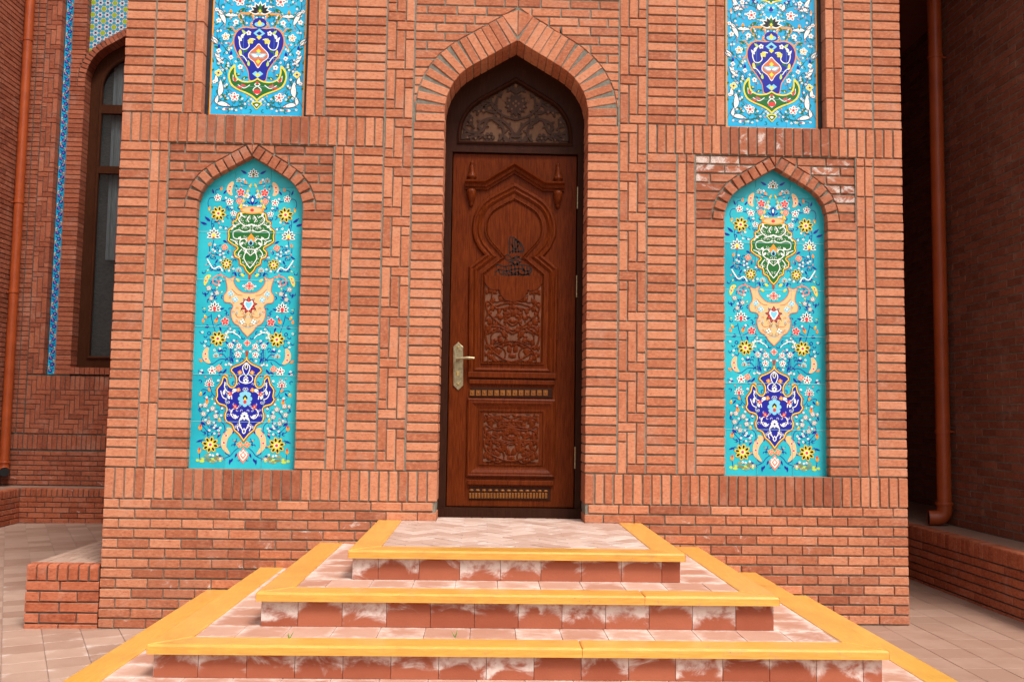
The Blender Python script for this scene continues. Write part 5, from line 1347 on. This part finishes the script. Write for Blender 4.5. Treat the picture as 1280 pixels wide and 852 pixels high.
# mosaic field above the window arch: stars and rounds on white
mb=MB(); ex=[(WC+a,WZ+b) for a,b in WA.pts(.04)]; ex=[q for q in ex if q[0]>-5.712]; mb.prism([(-5.714,ex[0][1])]+ex+[(2*WC-a,b) for a,b in ex[::-1][1:]]+[(XR2,ex[0][1]),(XR2,ZH),(-5.714,ZH)],YB+.115,YB+.3)
sp_=mb.build('mosaic_ground',M['mosaic'],cw_)
D=Draw(); hx=.148
for i in range(0,12):
    for j in range(0,14):
        cx_=-5.69+i*hx; cz_=WZ+.2+j*.172+(.086 if i%2 else 0)
        if cz_>ZH-.05 or cx_>XR2-.05: continue
        xa=WA.x_at(cz_-.06-WZ,.05)
        if xa is not None and abs(cx_-WC)<-xa: continue
        D.fill(ell((cx_,cz_),.034,.034,10),lin(150,175,40),2,False)
        for q in range(6):
            a=math.radians(60*q+30); D.fill(ell((cx_+.060*math.cos(a),cz_+.060*math.sin(a)),.0238,.0238,10),lin(40,150,190),2,False)
        for q in range(6):
            a=math.radians(60*q); D.fill(ell((cx_+.048*math.cos(a),cz_+.048*math.sin(a)),.008,.008,5),lin(150,60,60),3,False)
        for q in range(2):
            a=math.radians(60*q); c=(cx_+.1*math.cos(a),cz_+.1*math.sin(a)); st=[(c[0]+(.024 if m%2 else .012)*math.cos(m*math.pi/4),c[1]+(.024 if m%2 else .012)*math.sin(m*math.pi/4)) for m in range(8)]; D.fill(st,lin(25,25,110),3,False)
link('mosaic_pattern',D.mb.mesh('mosaic_pattern',M['paint']),cw_,(0,YB+.1146,0))
# window
YW=YB+.19
win=MB(); fr_=[(WX0-.02,1.93)]+[(WC+a,WZ+b) for a,b in WA.pts(.0)]; inn_=[(WX0+.135,2.06)]+[(WC+a*(1-.135/WA.a),WZ-.03+b*(1-.135/WA.a)) for a,b in WA.pts(0)]
po=fr_+[inn_[-1]]+inn_[::-1][1:]+[(WC,2.06),(WC,1.93)]
win.prism(po,YW,YW+.12); win.prism([(2*WC-a,b) for a,b in po][::-1],YW,YW+.12)
wf=win.build('window',M['win_wood'],cw_)
mb=MB(); path=inn_+[(2*WC-a,b) for a,b in inn_[::-1][1:]]
sweep(mb,path,[(.004,0),(.002,.02),(-.012,.024),(-.03,.012),(-.034,-.02)],YW,closed=True); mb.build('window_bead',M['win_wood'],wf)
for z0,z1 in ((5.44,5.56),(4.60,4.70)):
    mb=MB(); mb.box(WX0+.12,2*WC-WX0-.12,YW-.01,YW+.06,z0,z1); mb.build('transom_bar',M['win_wood'],wf)
mb=MB(); q=[(WX0+.1,1.99)]+[(WC+a*.87,WZ-.03+b*.87) for a,b in WA.pts(0)]; q=q+[(2*WC-a,b) for a,b in q[::-1][1:]]
n=len(q); mb.add([(a,YW+.05,b) for a,b in q],[tuple(range(n))[::-1]]); mb.build('pane',M['glass'],wf)
mb=MB(); xs_=[-5.43+k*.03 for k in range(30)]
for k in range(29):
    a,b=xs_[k],xs_[k+1]; ya=YW+.1+.012*math.sin(k*1.9); yb=YW+.1+.012*math.sin((k+1)*1.9); mb.add([(a,ya,3.42),(b,yb,3.42),(b,yb,6.4),(a,ya,6.4)],[(0,1,2,3)],smooth=True)
mb.build('curtain',M['curtain'],wf)
mb=MB(); mb.box(WX0,2*WC-WX0,YW+.17,YW+.2,1.9,6.7); mb.build('window_interior',M['room'],wf)
# side wall of the courtyard
sw=thing('brick_wall','dark brick side wall of the courtyard behind the thin corner downpipe','wall',(-6.52,4,.36))
K=Pieces(); SF=Frame((-6.52,0,0),(0,1,0),(0,0,1)); z=ZL+.01; r=0
while z<7.3:
    y=6.34+(.1 if r%2 else 0)
    while y>4.2:
        a,b=y-.2,min(y,6.34)
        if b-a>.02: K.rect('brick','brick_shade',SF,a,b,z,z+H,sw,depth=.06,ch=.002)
        y-=.207
    z+=P; r+=1
K.finish('brickwork')
mb=MB(); mb.box(-6.9,-6.529,4.2,6.34,.3,7.3); mb.build('mortar',M['mortar_dark'],sw)
mb=MB(); mb.box(-6.9,-6.52,-3,4.199,-.15,9); mb.box(-6.9,-6.52,4.2,6.34,7.301,9); mb.build('wall_core',M['far_y'],sw)
